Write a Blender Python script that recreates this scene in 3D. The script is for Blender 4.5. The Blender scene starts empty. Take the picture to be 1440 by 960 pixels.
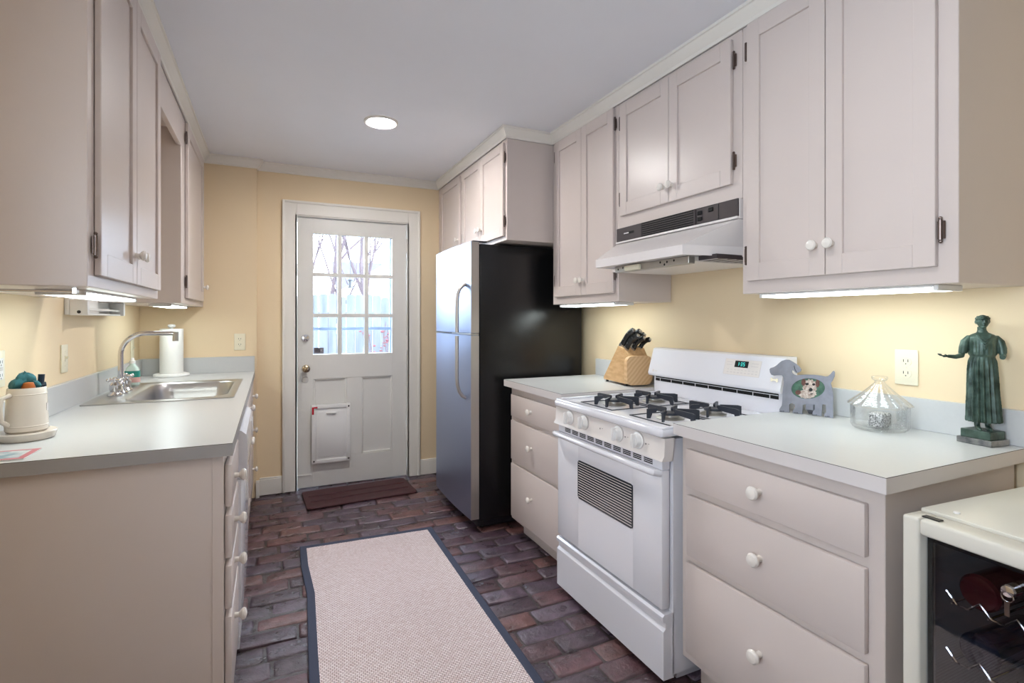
import bpy, bmesh, math, random
from mathutils import Vector, Matrix
random.seed(7)
PI = math.pi
SC = bpy.context.scene
COL = SC.collection

# ------------------------------------------------------------------ camera, sky, exposure
CAM_H = 1.27
cd = bpy.data.cameras.new('camera'); cam = bpy.data.objects.new('camera', cd); COL.objects.link(cam)
cd.sensor_width = 36.0; cd.lens = 729.4 / 1440 * 36.0
cd.shift_y = -31.6 / 1440.0
cd.clip_start = 0.02
cam.location = (0, 0, CAM_H); cam.rotation_euler = (PI / 2, 0, -0.43536)
SC.camera = cam
SC.view_settings.view_transform = 'Standard'; SC.view_settings.look = 'None'
SC.view_settings.exposure = 0.1; SC.view_settings.gamma = 1.0
SC.view_settings.use_curve_mapping = False

SKY_STRENGTH = 18.0
SKY_COLOR = (0.72, 0.85, 1.0, 1)
LAMP = 175.0          # recessed lens radiance
TUBE = 10.4            # under-cabinet lens radiance
w = bpy.data.worlds.new('overcast_sky'); SC.world = w; w.use_nodes = True
w.node_tree.nodes['Background'].inputs[0].default_value = SKY_COLOR
w.node_tree.nodes['Background'].inputs[1].default_value = SKY_STRENGTH

def portal(name, loc, rot, sx, sy):
    l = bpy.data.lights.new(name, 'AREA'); l.shape = 'RECTANGLE'; l.size = sx; l.size_y = sy
    l.cycles.is_portal = True
    o = bpy.data.objects.new(name, l); COL.objects.link(o); o.location = loc; o.rotation_euler = rot
portal('sky_portal_door', (0.58, 4.40, 1.46), (-PI / 2, 0, 0), 0.62, 0.95)
portal('sky_portal_added_window', (-0.74, 0.1, 1.5), (PI / 2, 0, -PI / 2), 0.8, 1.1)  # sky portal of the side window added for fill daylight

# ------------------------------------------------------------------ materials
def lin(c):
    c = c / 255.0
    return c / 12.92 if c <= 0.04045 else ((c + 0.055) / 1.055) ** 2.4
def S(r, g, b): return (lin(r), lin(g), lin(b), 1.0)

def pbr(name, col, rough=0.5, metal=0.0, spec=0.5, var=0.0, vscale=3.0, bump=0.0, bscale=60.0, coat=0.0,
        stretch=None, emit=None, estr=0.0, col2=None):
    m = bpy.data.materials.new(name); m.use_nodes = True
    nt = m.node_tree; N = nt.nodes; L = nt.links; b = N['Principled BSDF']
    b.inputs['Base Color'].default_value = col; b.inputs['Roughness'].default_value = rough
    b.inputs['Metallic'].default_value = metal; b.inputs['Specular IOR Level'].default_value = spec
    b.inputs['Coat Weight'].default_value = coat
    tc = N.new('ShaderNodeTexCoord'); mp = N.new('ShaderNodeMapping')
    L.new(tc.outputs['Object'], mp.inputs[0])
    if stretch: mp.inputs['Scale'].default_value = stretch
    if var > 0 or col2:
        nz = N.new('ShaderNodeTexNoise'); nz.inputs['Scale'].default_value = vscale; nz.inputs['Detail'].default_value = 5
        L.new(mp.outputs[0], nz.inputs['Vector'])
        mx = N.new('ShaderNodeMix'); mx.data_type = 'RGBA'
        c2 = col2 if col2 else tuple(x * (1 - var) for x in col[:3]) + (1,)
        mx.inputs['A'].default_value = col; mx.inputs['B'].default_value = c2
        rp = N.new('ShaderNodeMapRange'); rp.inputs['From Min'].default_value = 0.35; rp.inputs['From Max'].default_value = 0.65
        L.new(nz.outputs['Fac'], rp.inputs['Value']); L.new(rp.outputs[0], mx.inputs['Factor'])
        L.new(mx.outputs['Result'], b.inputs['Base Color'])
    if bump > 0:
        nb = N.new('ShaderNodeTexNoise'); nb.inputs['Scale'].default_value = bscale; nb.inputs['Detail'].default_value = 3
        L.new(mp.outputs[0], nb.inputs['Vector'])
        bp = N.new('ShaderNodeBump'); bp.inputs['Strength'].default_value = bump; bp.inputs['Distance'].default_value = 0.002
        L.new(nb.outputs['Fac'], bp.inputs['Height']); L.new(bp.outputs[0], b.inputs['Normal'])
    if emit:
        b.inputs['Emission Color'].default_value = emit; b.inputs['Emission Strength'].default_value = estr
    return m

def glass(name, tint=(1, 1, 1, 1), gloss=0.08, rough=0.0):
    m = bpy.data.materials.new(name); m.use_nodes = True
    nt = m.node_tree; N = nt.nodes; L = nt.links; N.remove(N['Principled BSDF'])
    t = N.new('ShaderNodeBsdfTransparent'); t.inputs[0].default_value = tint
    g = N.new('ShaderNodeBsdfGlossy'); g.inputs['Roughness'].default_value = rough
    mx = N.new('ShaderNodeMixShader')
    fr = N.new('ShaderNodeFresnel'); fr.inputs[0].default_value = 1.0 + gloss * 6
    L.new(fr.outputs[0], mx.inputs[0]); L.new(t.outputs[0], mx.inputs[1]); L.new(g.outputs[0], mx.inputs[2])
    L.new(mx.outputs[0], N['Material Output'].inputs[0])
    return m

M = {}
M['cab'] = pbr('cabinet_paint', S(215, 203, 197), 0.32, var=0.03, vscale=2.5, bump=0.05, bscale=30)
M['trim'] = pbr('trim_paint', S(238, 234, 226), 0.4, var=0.02)
M['doorp'] = pbr('door_paint', S(230, 228, 223), 0.38, var=0.03)
M['knob'] = pbr('knob_paint', S(236, 230, 222), 0.2)
M['ceil'] = pbr('ceiling_paint', S(240, 241, 247), 0.8, var=0.015)
M['wall'] = pbr('yellow_wall_paint', S(238, 216, 180), 0.65, var=0.03, vscale=1.5, bump=0.03, bscale=90)
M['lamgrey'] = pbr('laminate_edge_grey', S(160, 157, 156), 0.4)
M['laminate'] = pbr('white_laminate', S(200, 201, 201), 0.28, var=0.015, vscale=120)
M['lamedge'] = pbr('laminate_edge', S(214, 208, 206), 0.4)
M['seam'] = pbr('laminate_seam', S(70, 60, 55), 0.6)
M['hoodw'] = pbr('hood_enamel', S(232, 226, 224), 0.25)
M['enamel'] = pbr('white_enamel', S(232, 232, 238), 0.16, coat=0.3)
M['panelw'] = pbr('warm_white_enamel', S(227, 221, 217), 0.28)
M['white'] = pbr('white_plastic', S(238, 237, 235), 0.35)
M['ivory'] = pbr('ivory_plastic', S(238, 230, 205), 0.35)
M['ceramic'] = pbr('cream_ceramic', S(222, 212, 200), 0.25, var=0.03)
M['black'] = pbr('black_enamel', S(20, 20, 22), 0.25, bump=0.35, bscale=160)
M['dark'] = pbr('dark_plastic', S(28, 28, 32), 0.35)
M['void'] = pbr('dark_recess', S(10, 10, 10), 0.8)
M['bronze'] = pbr('dark_hinge_metal', S(112, 98, 92), 0.32, metal=0.85)
M['chrome'] = pbr('chrome', S(225, 225, 228), 0.08, metal=1.0)
M['steel'] = pbr('brushed_steel', S(190, 188, 186), 0.28, metal=1.0, bump=0.05, bscale=200, stretch=(1, 1, 0.03))
M['steelfridge'] = pbr('fridge_steel', S(168, 180, 208), 0.36, metal=0.95, bump=0.03, bscale=150, stretch=(1, 0.02, 1))
M['steelcap'] = pbr('fridge_steel_edge', S(190, 184, 178), 0.35, metal=0.7)
M['iron'] = pbr('grate_iron', S(44, 48, 58), 0.45)
M['alum'] = pbr('burner_metal', S(176, 172, 165), 0.35, metal=0.8)
M['brass'] = pbr('brass', S(190, 172, 140), 0.2, metal=1.0)
M['hoodplastic'] = pbr('hood_brown_plastic', S(62, 54, 56), 0.4)
for _k, _s in (('lamp_far', LAMP * 2.0), ('added_fill_near', LAMP * .6), ('added_fill_left', LAMP * .42)):  # far lamp is in view; the other two are unseen, added for fill
    M[_k] = pbr(_k + '_lens', S(255, 250, 240), 0.4, emit=(1.0, 0.97, 0.94, 1), estr=_s)
M['tube'] = pbr('tube_lens', S(255, 255, 245), 0.4, emit=(0.88, 1.0, 1.0, 1), estr=TUBE)
M['pane'] = glass('window_glass', (0.98, 0.99, 1, 1), 0.06)
M['ovenglass'] = pbr('oven_glass', S(52, 56, 62), 0.08, spec=0.6)
M['coolglass'] = glass('smoked_glass', (0.8, 0.8, 0.82, 1), 0.08)
M['roll'] = pbr('paper_towel_white', S(240, 240, 236), 0.9, bump=0.2, bscale=80)
M['mat'] = pbr('brown_mat_rubber', S(76, 38, 42), 0.55, var=0.25, vscale=18, bump=0.6, bscale=120)
M['rugedge'] = pbr('navy_binding', S(62, 68, 88), 0.85, bump=0.5, bscale=250)
M['wood'] = pbr('oak_block', S(214, 176, 130), 0.45, col2=S(196, 154, 108), vscale=5, stretch=(14, 3, 14))
M['knife'] = pbr('knife_handle_black', S(22, 24, 26), 0.3)
M['verdigris'] = pbr('green_patina', S(80, 102, 92), 0.38, col2=S(30, 50, 42), vscale=34, metal=0.2, bump=0.3, bscale=120)
M['marble'] = pbr('dark_marble', S(74, 76, 78), 0.25, col2=S(150, 148, 144), vscale=22)
M['pewter'] = pbr('pewter', S(146, 148, 158), 0.4, metal=0.6, var=0.2, vscale=25, bump=0.2, bscale=80)
M['cooler'] = pbr('cooler_white', S(216, 212, 200), 0.3)
M['coolerin'] = pbr('cooler_liner', S(150, 148, 146), 0.5)
M['red'] = pbr('red_plastic', S(190, 30, 50), 0.4)
M['teal'] = pbr('teal_cloth', S(60, 120, 128), 0.9, bump=0.8, bscale=60, var=0.4, vscale=30)
M['fence'] = pbr('weathered_fence', S(92, 94, 98), 0.9, col2=S(72, 76, 82), vscale=2.0, stretch=(6, 6, 0.6))
M['bark'] = pbr('tree_bark', S(84, 70, 72), 0.9, var=0.3)
M['siding'] = pbr('white_siding', S(235, 235, 238), 0.7)
M['shingle'] = pbr('roof_shingle', S(66, 63, 76), 0.9, var=0.3, vscale=6)
M['ground'] = pbr('outdoor_paving', S(140, 136, 130), 0.9, var=0.2)
M['storm'] = pbr('storm_frame_blue', S(176, 198, 232), 0.5)
M['leafred'] = pbr('red_leaves', S(92, 44, 48), 0.8)

# brick material: per-brick tint comes from the colour attribute of the floor mesh
def brick_mat():
    m = bpy.data.materials.new('old_brick'); m.use_nodes = True
    nt = m.node_tree; N = nt.nodes; L = nt.links; b = N['Principled BSDF']
    at = N.new('ShaderNodeAttribute'); at.attribute_name = 'tint'
    tc = N.new('ShaderNodeTexCoord')
    n1 = N.new('ShaderNodeTexNoise'); n1.inputs['Scale'].default_value = 14; n1.inputs['Detail'].default_value = 6
    L.new(tc.outputs['Object'], n1.inputs['Vector'])
    cr = N.new('ShaderNodeMapRange'); cr.inputs['From Min'].default_value = 0.3; cr.inputs['From Max'].default_value = 0.72
    cr.inputs['To Min'].default_value = 0.55; cr.inputs['To Max'].default_value = 1.5
    L.new(n1.outputs['Fac'], cr.inputs['Value'])
    mx = N.new('ShaderNodeMix'); mx.data_type = 'RGBA'; mx.blend_type = 'MULTIPLY'; mx.inputs['Factor'].default_value = 1
    L.new(at.outputs['Color'], mx.inputs['A']); L.new(cr.outputs[0], mx.inputs['B'])
    L.new(mx.outputs['Result'], b.inputs['Base Color'])
    n2 = N.new('ShaderNodeTexNoise'); n2.inputs['Scale'].default_value = 24; n2.inputs['Detail'].default_value = 8
    n2.inputs['Roughness'].default_value = 0.65
    L.new(tc.outputs['Object'], n2.inputs['Vector'])
    bp = N.new('ShaderNodeBump'); bp.inputs['Strength'].default_value = 0.9; bp.inputs['Distance'].default_value = 0.010
    L.new(n2.outputs['Fac'], bp.inputs['Height']); L.new(bp.outputs[0], b.inputs['Normal'])
    r = N.new('ShaderNodeMapRange'); r.inputs['To Min'].default_value = 0.16; r.inputs['To Max'].default_value = 0.46
    L.new(n1.outputs['Fac'], r.inputs['Value']); L.new(r.outputs[0], b.inputs['Roughness'])
    b.inputs['Specular IOR Level'].default_value = 0.9
    return m
M['brick'] = brick_mat()

def weave_mat():
    m = bpy.data.materials.new('sisal_weave'); m.use_nodes = True
    nt = m.node_tree; N = nt.nodes; L = nt.links; b = N['Principled BSDF']; b.inputs['Roughness'].default_value = 0.9
    b.inputs['Specular IOR Level'].default_value = 0.15
    tc = N.new('ShaderNodeTexCoord'); mp = N.new('ShaderNodeMapping'); mp.inputs['Scale'].default_value = (1, 1, 1)
    mp.inputs['Rotation'].default_value = (0, 0, 0.12)
    L.new(tc.outputs['Object'], mp.inputs[0])
    br = N.new('ShaderNodeTexBrick'); br.inputs['Scale'].default_value = 1.0
    br.inputs['Brick Width'].default_value = 0.014; br.inputs['Row Height'].default_value = 0.0095
    br.inputs['Mortar Size'].default_value = 0.0014; br.inputs['Mortar Smooth'].default_value = 0.6
    br.inputs['Color1'].default_value = S(246, 234, 234); br.inputs['Color2'].default_value = S(232, 216, 214)
    br.inputs['Mortar'].default_value = S(150, 128, 126)
    L.new(mp.outputs[0], br.inputs['Vector'])
    nz = N.new('ShaderNodeTexNoise'); nz.inputs['Scale'].default_value = 90; L.new(mp.outputs[0], nz.inputs['Vector'])
    mx = N.new('ShaderNodeMix'); mx.data_type = 'RGBA'; mx.blend_type = 'OVERLAY'; mx.inputs['Factor'].default_value = 0.45
    L.new(br.outputs['Color'], mx.inputs['A']); L.new(nz.outputs['Fac'], mx.inputs['B'])
    L.new(mx.outputs['Result'], b.inputs['Base Color'])
    bp = N.new('ShaderNodeBump'); bp.inputs['Strength'].default_value = 0.5; bp.inputs['Distance'].default_value = 0.002
    bp.invert = True
    L.new(br.outputs['Fac'], bp.inputs['Height']); L.new(bp.outputs[0], b.inputs['Normal'])
    return m
M['sisal'] = weave_mat()

def grain_mat():   # end panel of the knife block: slanting laminated strips
    m = bpy.data.materials.new('laminated_oak'); m.use_nodes = True
    nt = m.node_tree; N = nt.nodes; L = nt.links; b = N['Principled BSDF']; b.inputs['Roughness'].default_value = 0.45
    tc = N.new('ShaderNodeTexCoord'); mp = N.new('ShaderNodeMapping'); mp.inputs['Rotation'].default_value = (0, -0.75, 0)
    L.new(tc.outputs['Object'], mp.inputs[0])
    wv = N.new('ShaderNodeTexWave'); wv.inputs['Scale'].default_value = 17; wv.inputs['Distortion'].default_value = 3
    wv.inputs['Detail'].default_value = 3
    wv.bands_direction = 'X'
    L.new(mp.outputs[0], wv.inputs['Vector'])
    mx = N.new('ShaderNodeMix'); mx.data_type = 'RGBA'; mx.inputs['A'].default_value = S(208, 168, 122); mx.inputs['B'].default_value = S(222, 186, 142)
    L.new(wv.outputs['Fac'], mx.inputs['Factor']); L.new(mx.outputs['Result'], b.inputs['Base Color'])
    return m
M['grain'] = grain_mat()
def crystal_mat():
    m = bpy.data.materials.new('cut_glass'); m.use_nodes = True
    nt = m.node_tree; N = nt.nodes; L = nt.links; N.remove(N['Principled BSDF'])
    t = N.new('ShaderNodeBsdfTransparent'); t.inputs[0].default_value = (0.985, 0.99, 0.99, 1)
    g = N.new('ShaderNodeBsdfGlossy'); g.inputs['Roughness'].default_value = 0.06
    lw = N.new('ShaderNodeLayerWeight'); lw.inputs[0].default_value = 0.22
    mx = N.new('ShaderNodeMixShader')
    L.new(lw.outputs['Facing'], mx.inputs[0]); L.new(t.outputs[0], mx.inputs[1]); L.new(g.outputs[0], mx.inputs[2])
    tc = N.new('ShaderNodeTexCoord'); v = N.new('ShaderNodeTexVoronoi'); v.inputs['Scale'].default_value = 130
    L.new(tc.outputs['Object'], v.inputs['Vector'])
    bp = N.new('ShaderNodeBump'); bp.inputs['Strength'].default_value = 0.3; bp.inputs['Distance'].default_value = 0.003
    L.new(v.outputs['Distance'], bp.inputs['Height']); L.new(bp.outputs[0], g.inputs['Normal']); L.new(bp.outputs[0], lw.inputs['Normal'])
    L.new(mx.outputs[0], N['Material Output'].inputs[0])
    return m
M['crystal'] = crystal_mat()

# ------------------------------------------------------------------ mesh builder
class B:
    def __init__(s): s.bm = bmesh.new(); s.mi = 0
    def _fin(s, faces):
        for f in faces: f.material_index = s.mi
    def box(s, x0, x1, y0, y1, z0, z1, bev=0.0, seg=2):
        x0, x1 = min(x0, x1), max(x0, x1); y0, y1 = min(y0, y1), max(y0, y1); z0, z1 = min(z0, z1), max(z0, z1)
        v = [s.bm.verts.new((x, y, z)) for z in (z0, z1) for x, y in ((x0, y0), (x1, y0), (x1, y1), (x0, y1))]
        F = [s.bm.faces.new([v[i] for i in q]) for q in ((3, 2, 1, 0), (4, 5, 6, 7), (0, 1, 5, 4), (1, 2, 6, 5), (2, 3, 7, 6), (3, 0, 4, 7))]
        s._fin(F)
        if bev > 0:
            E = list({e for f in F for e in f.edges})
            r = bmesh.ops.bevel(s.bm, geom=E, offset=bev, segments=seg, affect='EDGES', profile=0.5)
            s._fin(r['faces'])
        return s
    def fbox(s, Fm, u0, u1, w0, w1, z0, z1, bev=0.0, seg=2):
        a = Fm(u0, w0, z0); b = Fm(u1, w1, z1)
        return s.box(a[0], b[0], a[1], b[1], a[2], b[2], bev, seg)
    def loft(s, loops, cap0=True, cap1=True, closed=True):
        V = [[s.bm.verts.new(p) for p in L] for L in loops]
        n = len(loops[0]); F = []
        for a, b in zip(V, V[1:]):
            for i in range(n if closed else n - 1):
                j = (i + 1) % n
                F.append(s.bm.faces.new((a[i], a[j], b[j], b[i])))
        if cap0: F.append(s.bm.faces.new(V[0][::-1]))
        if cap1: F.append(s.bm.faces.new(V[-1]))
        s._fin(F); return s
    def lathe(s, prof, c=(0, 0, 0), axis=(0, 0, 1), seg=24, caps=True):
        ax = Vector(axis).normalized(); q = Vector((0, 0, 1)).rotation_difference(ax); c = Vector(c)
        loops = []
        for r, z in prof:
            r = max(r, 1e-5)
            loops.append([c + q @ Vector((r * math.cos(2 * PI * i / seg), r * math.sin(2 * PI * i / seg), z)) for i in range(seg)])
        return s.loft(loops, caps, caps)
    def cyl(s, p0, p1, r0, r1=None, seg=20):
        p0 = Vector(p0); p1 = Vector(p1); d = p1 - p0
        return s.lathe([(r0, 0), (r1 if r1 is not None else r0, d.length)], p0, d, seg)
    def tube(s, pts, r, seg=12, radii=None, flat=1.0):
        pts = [Vector(p) for p in pts]; n = len(pts); loops = []
        t0 = (pts[1] - pts[0]).normalized()
        up = Vector((0, 0, 1)) if abs(t0.z) < 0.9 else Vector((1, 0, 0))
        nrm = t0.cross(up).normalized()
        for i in range(n):
            t = (pts[min(i + 1, n - 1)] - pts[max(i - 1, 0)]).normalized()
            nrm = (nrm - t * nrm.dot(t)).normalized(); bn = t.cross(nrm)
            rr = radii[i] if radii else r
            loops.append([pts[i] + nrm * (rr * math.cos(2 * PI * k / seg)) + bn * (rr * flat * math.sin(2 * PI * k / seg)) for k in range(seg)])
        return s.loft(loops)
    def prism(s, poly, f, w0, w1):
        return s.loft([[f(a, b, w0) for a, b in poly], [f(a, b, w1) for a, b in poly]])
    def ball(s, c, r, sx=1, sy=1, sz=1, seg=16):
        prof = [(r * math.sin(PI * k / 10), -r * math.cos(PI * k / 10)) for k in range(11)]
        loops = [[Vector(c) + Vector((sx * a * math.cos(2 * PI * i / seg), sy * a * math.sin(2 * PI * i / seg), sz * z)) for i in range(seg)]
                 for a, z in [(max(p, 1e-5), q) for p, q in prof]]
        return s.loft(loops)
    def build(s, name, mat, parent=None, local=False, ang=35, loc=None):
        bmesh.ops.recalc_face_normals(s.bm, faces=s.bm.faces)
        me = bpy.data.meshes.new(name)
        off = Vector((0, 0, 0))
        if parent is not None:
            if not local:
                p = parent
                while p is not None: off += p.location; p = p.parent
        else:
            if loc is not None: off = Vector(loc)
            elif not local:
                xs = [v.co for v in s.bm.verts]
                off = Vector(((min(v.x for v in xs) + max(v.x for v in xs)) / 2, (min(v.y for v in xs) + max(v.y for v in xs)) / 2, min(v.z for v in xs)))
        if off.length > 0: bmesh.ops.translate(s.bm, verts=s.bm.verts, vec=-off)
        s.bm.to_mesh(me); s.bm.free()
        for m in (mat if isinstance(mat, (list, tuple)) else [mat]): me.materials.append(m)
        for p in me.polygons: p.use_smooth = True
        me.set_sharp_from_angle(angle=math.radians(ang))
        o = bpy.data.objects.new(name, me); COL.objects.link(o)
        if parent is not None: o.parent = parent
        else: o.location = off
        return o

def thing(name, label, cat, loc=(0, 0, 0), rz=0.0, group=None):
    o = bpy.data.objects.new(name, None); COL.objects.link(o); o.empty_display_size = 0.05
    o.location = loc; o.rotation_euler = (0, 0, rz); o['label'] = label; o['category'] = cat
    if group: o['group'] = group
    return o
def tag(o, label, cat, group=None, kind=None):
    o['label'] = label; o['category'] = cat
    if group: o['group'] = group
    if kind: o['kind'] = kind
    return o
def struct(o, kind='structure'): o['kind'] = kind; return o

def right(x0): return lambda u, w_, z: Vector((x0 - w_, u, z))     # faces -x, u runs along y
def left(x0): return lambda u, w_, z: Vector((x0 + w_, u, z))      # faces +x
def back(y0): return lambda u, w_, z: Vector((u, y0 - w_, z))      # faces the camera
def axis_of(Fm): return Fm(0, 1, 0) - Fm(0, 0, 0)
def rr(cx, cy, hx, hy, r, z, n=8):
    out = []
    for k, (sx, sy) in enumerate(((1, 1), (-1, 1), (-1, -1), (1, -1))):
        for i in range(n + 1):
            a = PI / 2 * (k + i / n)
            out.append(Vector((cx + sx * (hx - r) + r * math.cos(a), cy + sy * (hy - r) + r * math.sin(a), z)))
    return out

KNOB = [(0.0085, 0), (0.0075, 0.008), (0.007, 0.012), (0.011, 0.016), (0.0165, 0.021), (0.0175, 0.026), (0.014, 0.031), (0.006, 0.0335), (0.0, 0.034)]
def knob(parent, Fm, u, w_, z, k=1.0, mat=None):
    B().lathe([(r * k, h * k) for r, h in KNOB], Fm(u, w_, z), axis_of(Fm), 20).build('knob', mat or M['knob'], parent)
def hinge(parent, Fm, u, w_, z):
    b = B(); b.fbox(Fm, u - 0.009, u + 0.009, w_ - 0.001, w_ + 0.003, z - 0.023, z + 0.023, 0.001, 1)
    b.cyl(Fm(u, w_ + 0.005, z - 0.026), Fm(u, w_ + 0.005, z + 0.026), 0.0048, seg=10)
    b.ball(Fm(u, w_ + 0.005, z + 0.030), 0.0048, seg=8); b.ball(Fm(u, w_ + 0.005, z - 0.030), 0.0048, seg=8)
    b.build('hinge', M['bronze'], parent)
def cab_door(parent, Fm, u0, u1, z0, z1, kn=None, hs=None, t=0.016, st=0.05, rail=0.062, mat=None):
    b = B(); g = 0.0015
    u0 += g; u1 -= g
    b.fbox(Fm, u0, u0 + st, 0.001, t, z0, z1, 0.0015, 1); b.fbox(Fm, u1 - st, u1, 0.001, t, z0, z1, 0.0015, 1)
    b.fbox(Fm, u0 + st, u1 - st, 0.001, t, z0, z0 + rail, 0.0015, 1); b.fbox(Fm, u0 + st, u1 - st, 0.001, t, z1 - rail, z1, 0.0015, 1)
    b.fbox(Fm, u0 + st - 0.002, u1 - st + 0.002, 0.001, t - 0.0085, z0 + rail - 0.002, z1 - rail + 0.002)
    d = b.build('door', mat or M['cab'], parent)
    if kn: knob(d, Fm, kn[0], t, kn[1], 0.95)
    if hs:
        for u, z in hs: hinge(d, Fm, u, 0.004, z)
    return d
def drawer(parent, Fm, u0, u1, z0, z1, kn, t=0.018, k=1.0):
    b = B(); b.fbox(Fm, u0, u1, 0.001, t, z0, z1, 0.003, 2)
    d = b.build('drawer', M['cab'], parent)
    knob(d, Fm, kn[0], t, kn[1], k)
    return d

CEIL = 2.40; XL = -0.78; XR = 1.915; YB = 4.16; YB2 = 4.11
# ------------------------------------------------------------------ the setting
def brick_floor():
    rnd = random.Random(3)
    V = []; F = []; T = []
    PH = 0.107; LEN = 0.222; gap = 0.006
    pal = [(84, 57, 63), (94, 63, 68), (80, 64, 78), (102, 69, 68), (86, 70, 84), (108, 74, 72), (92, 75, 88), (76, 58, 68)]
    y = -3.0; row = 0
    while y < YB + 0.02:
        x = -2.7 + (row % 2) * LEN / 2 + rnd.uniform(-0.03, 0.03)
        while x < XR + 0.1:
            L_ = LEN * rnd.uniform(0.9, 1.08); D_ = PH - gap
            x0, x1 = x + rnd.uniform(0, .004), x + L_ - gap + rnd.uniform(-.003, .003)
            y0, y1 = y + rnd.uniform(0, .006), y + D_ + rnd.uniform(-.004, .004)
            h = rnd.uniform(-0.005, 0.0); tx = rnd.uniform(-.004, .004); ty = rnd.uniform(-.003, .003)
            c = rnd.choice(pal); k = rnd.uniform(0.85, 1.15)
            tint = tuple(min(1, lin(ch) * k) for ch in c) + (1.0,)
            base = len(V)
            for inset, z in ((0.0, -0.018), (0.0005, -0.008), (0.004, -0.002), (0.010, 0.0)):
                r = 0.006 + inset * 0.3
                for sx, sy in ((-1, -1), (1, -1), (1, 1), (-1, 1)):
                    cx = x0 + inset if sx < 0 else x1 - inset; cy = y0 + inset if sy < 0 else y1 - inset
                    for a, bb in (((r * -sx), 0), (0, (r * -sy))) if sx * sy < 0 else ((0, (r * -sy)), ((r * -sx), 0)):
                        px, py = cx + a, cy + bb
                        px += rnd.uniform(-.0025, .0025); py += rnd.uniform(-.0025, .0025)
                        V.append((px, py, z + h + tx * ((px - x0) / L_ - .5) * 2 + ty * ((py - y0) / D_ - .5) * 2))
            for k_ in range(3):
                for i in range(8):
                    j = (i + 1) % 8
                    F.append((base + k_ * 8 + i, base + k_ * 8 + j, base + k_ * 8 + 8 + j, base + k_ * 8 + 8 + i)); T.append(tint)
            F.append(tuple(base + 24 + i for i in range(8))); T.append(tint)
            x += L_
        y += PH; row += 1
    mt = (lin(62), lin(50), lin(50), 1.0)
    b0 = len(V); V += [(-2.7, -3.1, -0.009), (XR + .2, -3.1, -0.009), (XR + .2, YB + .3, -0.009), (-2.7, YB + .3, -0.009)]
    F.append((b0, b0 + 1, b0 + 2, b0 + 3)); T.append(mt)
    b0 = len(V); V += [(-2.7, -3.1, -0.1), (XR + .2, -3.1, -0.1), (XR + .2, YB + .3, -0.1), (-2.7, YB + .3, -0.1)]
    F.append((b0 + 3, b0 + 2, b0 + 1, b0)); T.append(mt)
    me = bpy.data.meshes.new('floor'); me.from_pydata(V, [], F); me.update()
    ca = me.color_attributes.new('tint', 'FLOAT_COLOR', 'CORNER')
    i = 0
    buf = []
    for f, t in zip(F, T):
        for _ in f: buf.extend(t)
    ca.data.foreach_set('color', buf)
    me.materials.append(M['brick'])
    for p in me.polygons: p.use_smooth = True
    me.set_sharp_from_angle(angle=math.radians(50))
    o = bpy.data.objects.new('floor', me); COL.objects.link(o); struct(o)
brick_floor()

struct(B().box(-2.8, XR + 0.15, -3.15, YB + 0.2, CEIL, CEIL + 0.1).build('ceiling', M['ceil']))
# back wall with the doorway, and the shallow step to the left of it
DX0, DX1, DZ = 0.165, 1.012, 2.045
b = B(); b.box(-0.09, DX0, YB, YB + 0.16, 0, CEIL); b.box(DX1, XR + 0.1, YB, YB + 0.16, 0, CEIL); b.box(DX0, DX1, YB, YB + 0.16, DZ, CEIL)
b.box(XL - 0.1, -0.09, YB2, YB + 0.16, 0, CEIL)
struct(b.build('wall_back', M['wall']))
struct(B().box(XR, XR + 0.12, -3.1, YB + 0.16, 0, CEIL).build('wall_right', M['wall']))
b = B(); b.box(XL - 0.12, XL, 0.5, YB + 0.16, 0, CEIL); b.box(XL - 0.12, XL, -3.1, -0.3, 0, CEIL); b.box(XL - 0.12, XL, -0.3, 0.5, 0, .95); b.box(XL - 0.12, XL, -0.3, 0.5, 2.05, CEIL)
struct(b.build('wall_left', M['wall']))
# rear wall behind the camera, and an unseen left side window added for fill daylight
struct(B().box(XL - .12, XR + .12, -3.22, -3.1, 0, CEIL).build('wall_front', M['wall']))
b = B()
for y0, y1, z0, z1 in ((-.3, -.25, .95, 2.05), (.45, .5, .95, 2.05), (-.25, .45, .95, 1.0), (-.25, .45, 2.0, 2.05), (-.25, .45, 1.48, 1.52)):
    b.box(XL - .09, XL - .04, y0, y1, z0, z1)
struct(b.build('added_fill_window', M['trim']))

# crown moulding following the cabinet fronts, the back wall and its step
def crown():
    prof = [(0, 2.338), (0.007, 2.338), (0.010, 2.350), (0.016, 2.356), (0.030, 2.378), (0.034, 2.386), (0.040, 2.388), (0.040, 2.3995), (0, 2.3995)]
    path = [(1.573, 0.69), (1.573, 2.788), (1.262, 2.788), (1.262, YB - 0.001), (-0.0885, YB - 0.001), (-0.0885, YB2 - 0.001), (-0.416, YB2 - 0.001), (-0.416, 1.60)]
    P = [Vector(p) for p in path]; loops = []
    for i, p in enumerate(P):
        def nl(a, c):
            d = (c - a).normalized(); return Vector((-d.y, d.x))
        if i == 0: n = nl(P[0], P[1]); m = n
        elif i == len(P) - 1: m = nl(P[-2], P[-1])
        else:
            n1, n2 = nl(P[i - 1], P[i]), nl(P[i], P[i + 1]); m = (n1 + n2); m = m / (m.dot(n1) if abs(m.dot(n1)) > 1e-6 else 1)
        loops.append([Vector((p.x + m.x * o, p.y + m.y * o, z)) for o, z in prof])
    return B().loft(loops)
struct(crown().build('trim_1', M['trim'], ang=25))
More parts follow.
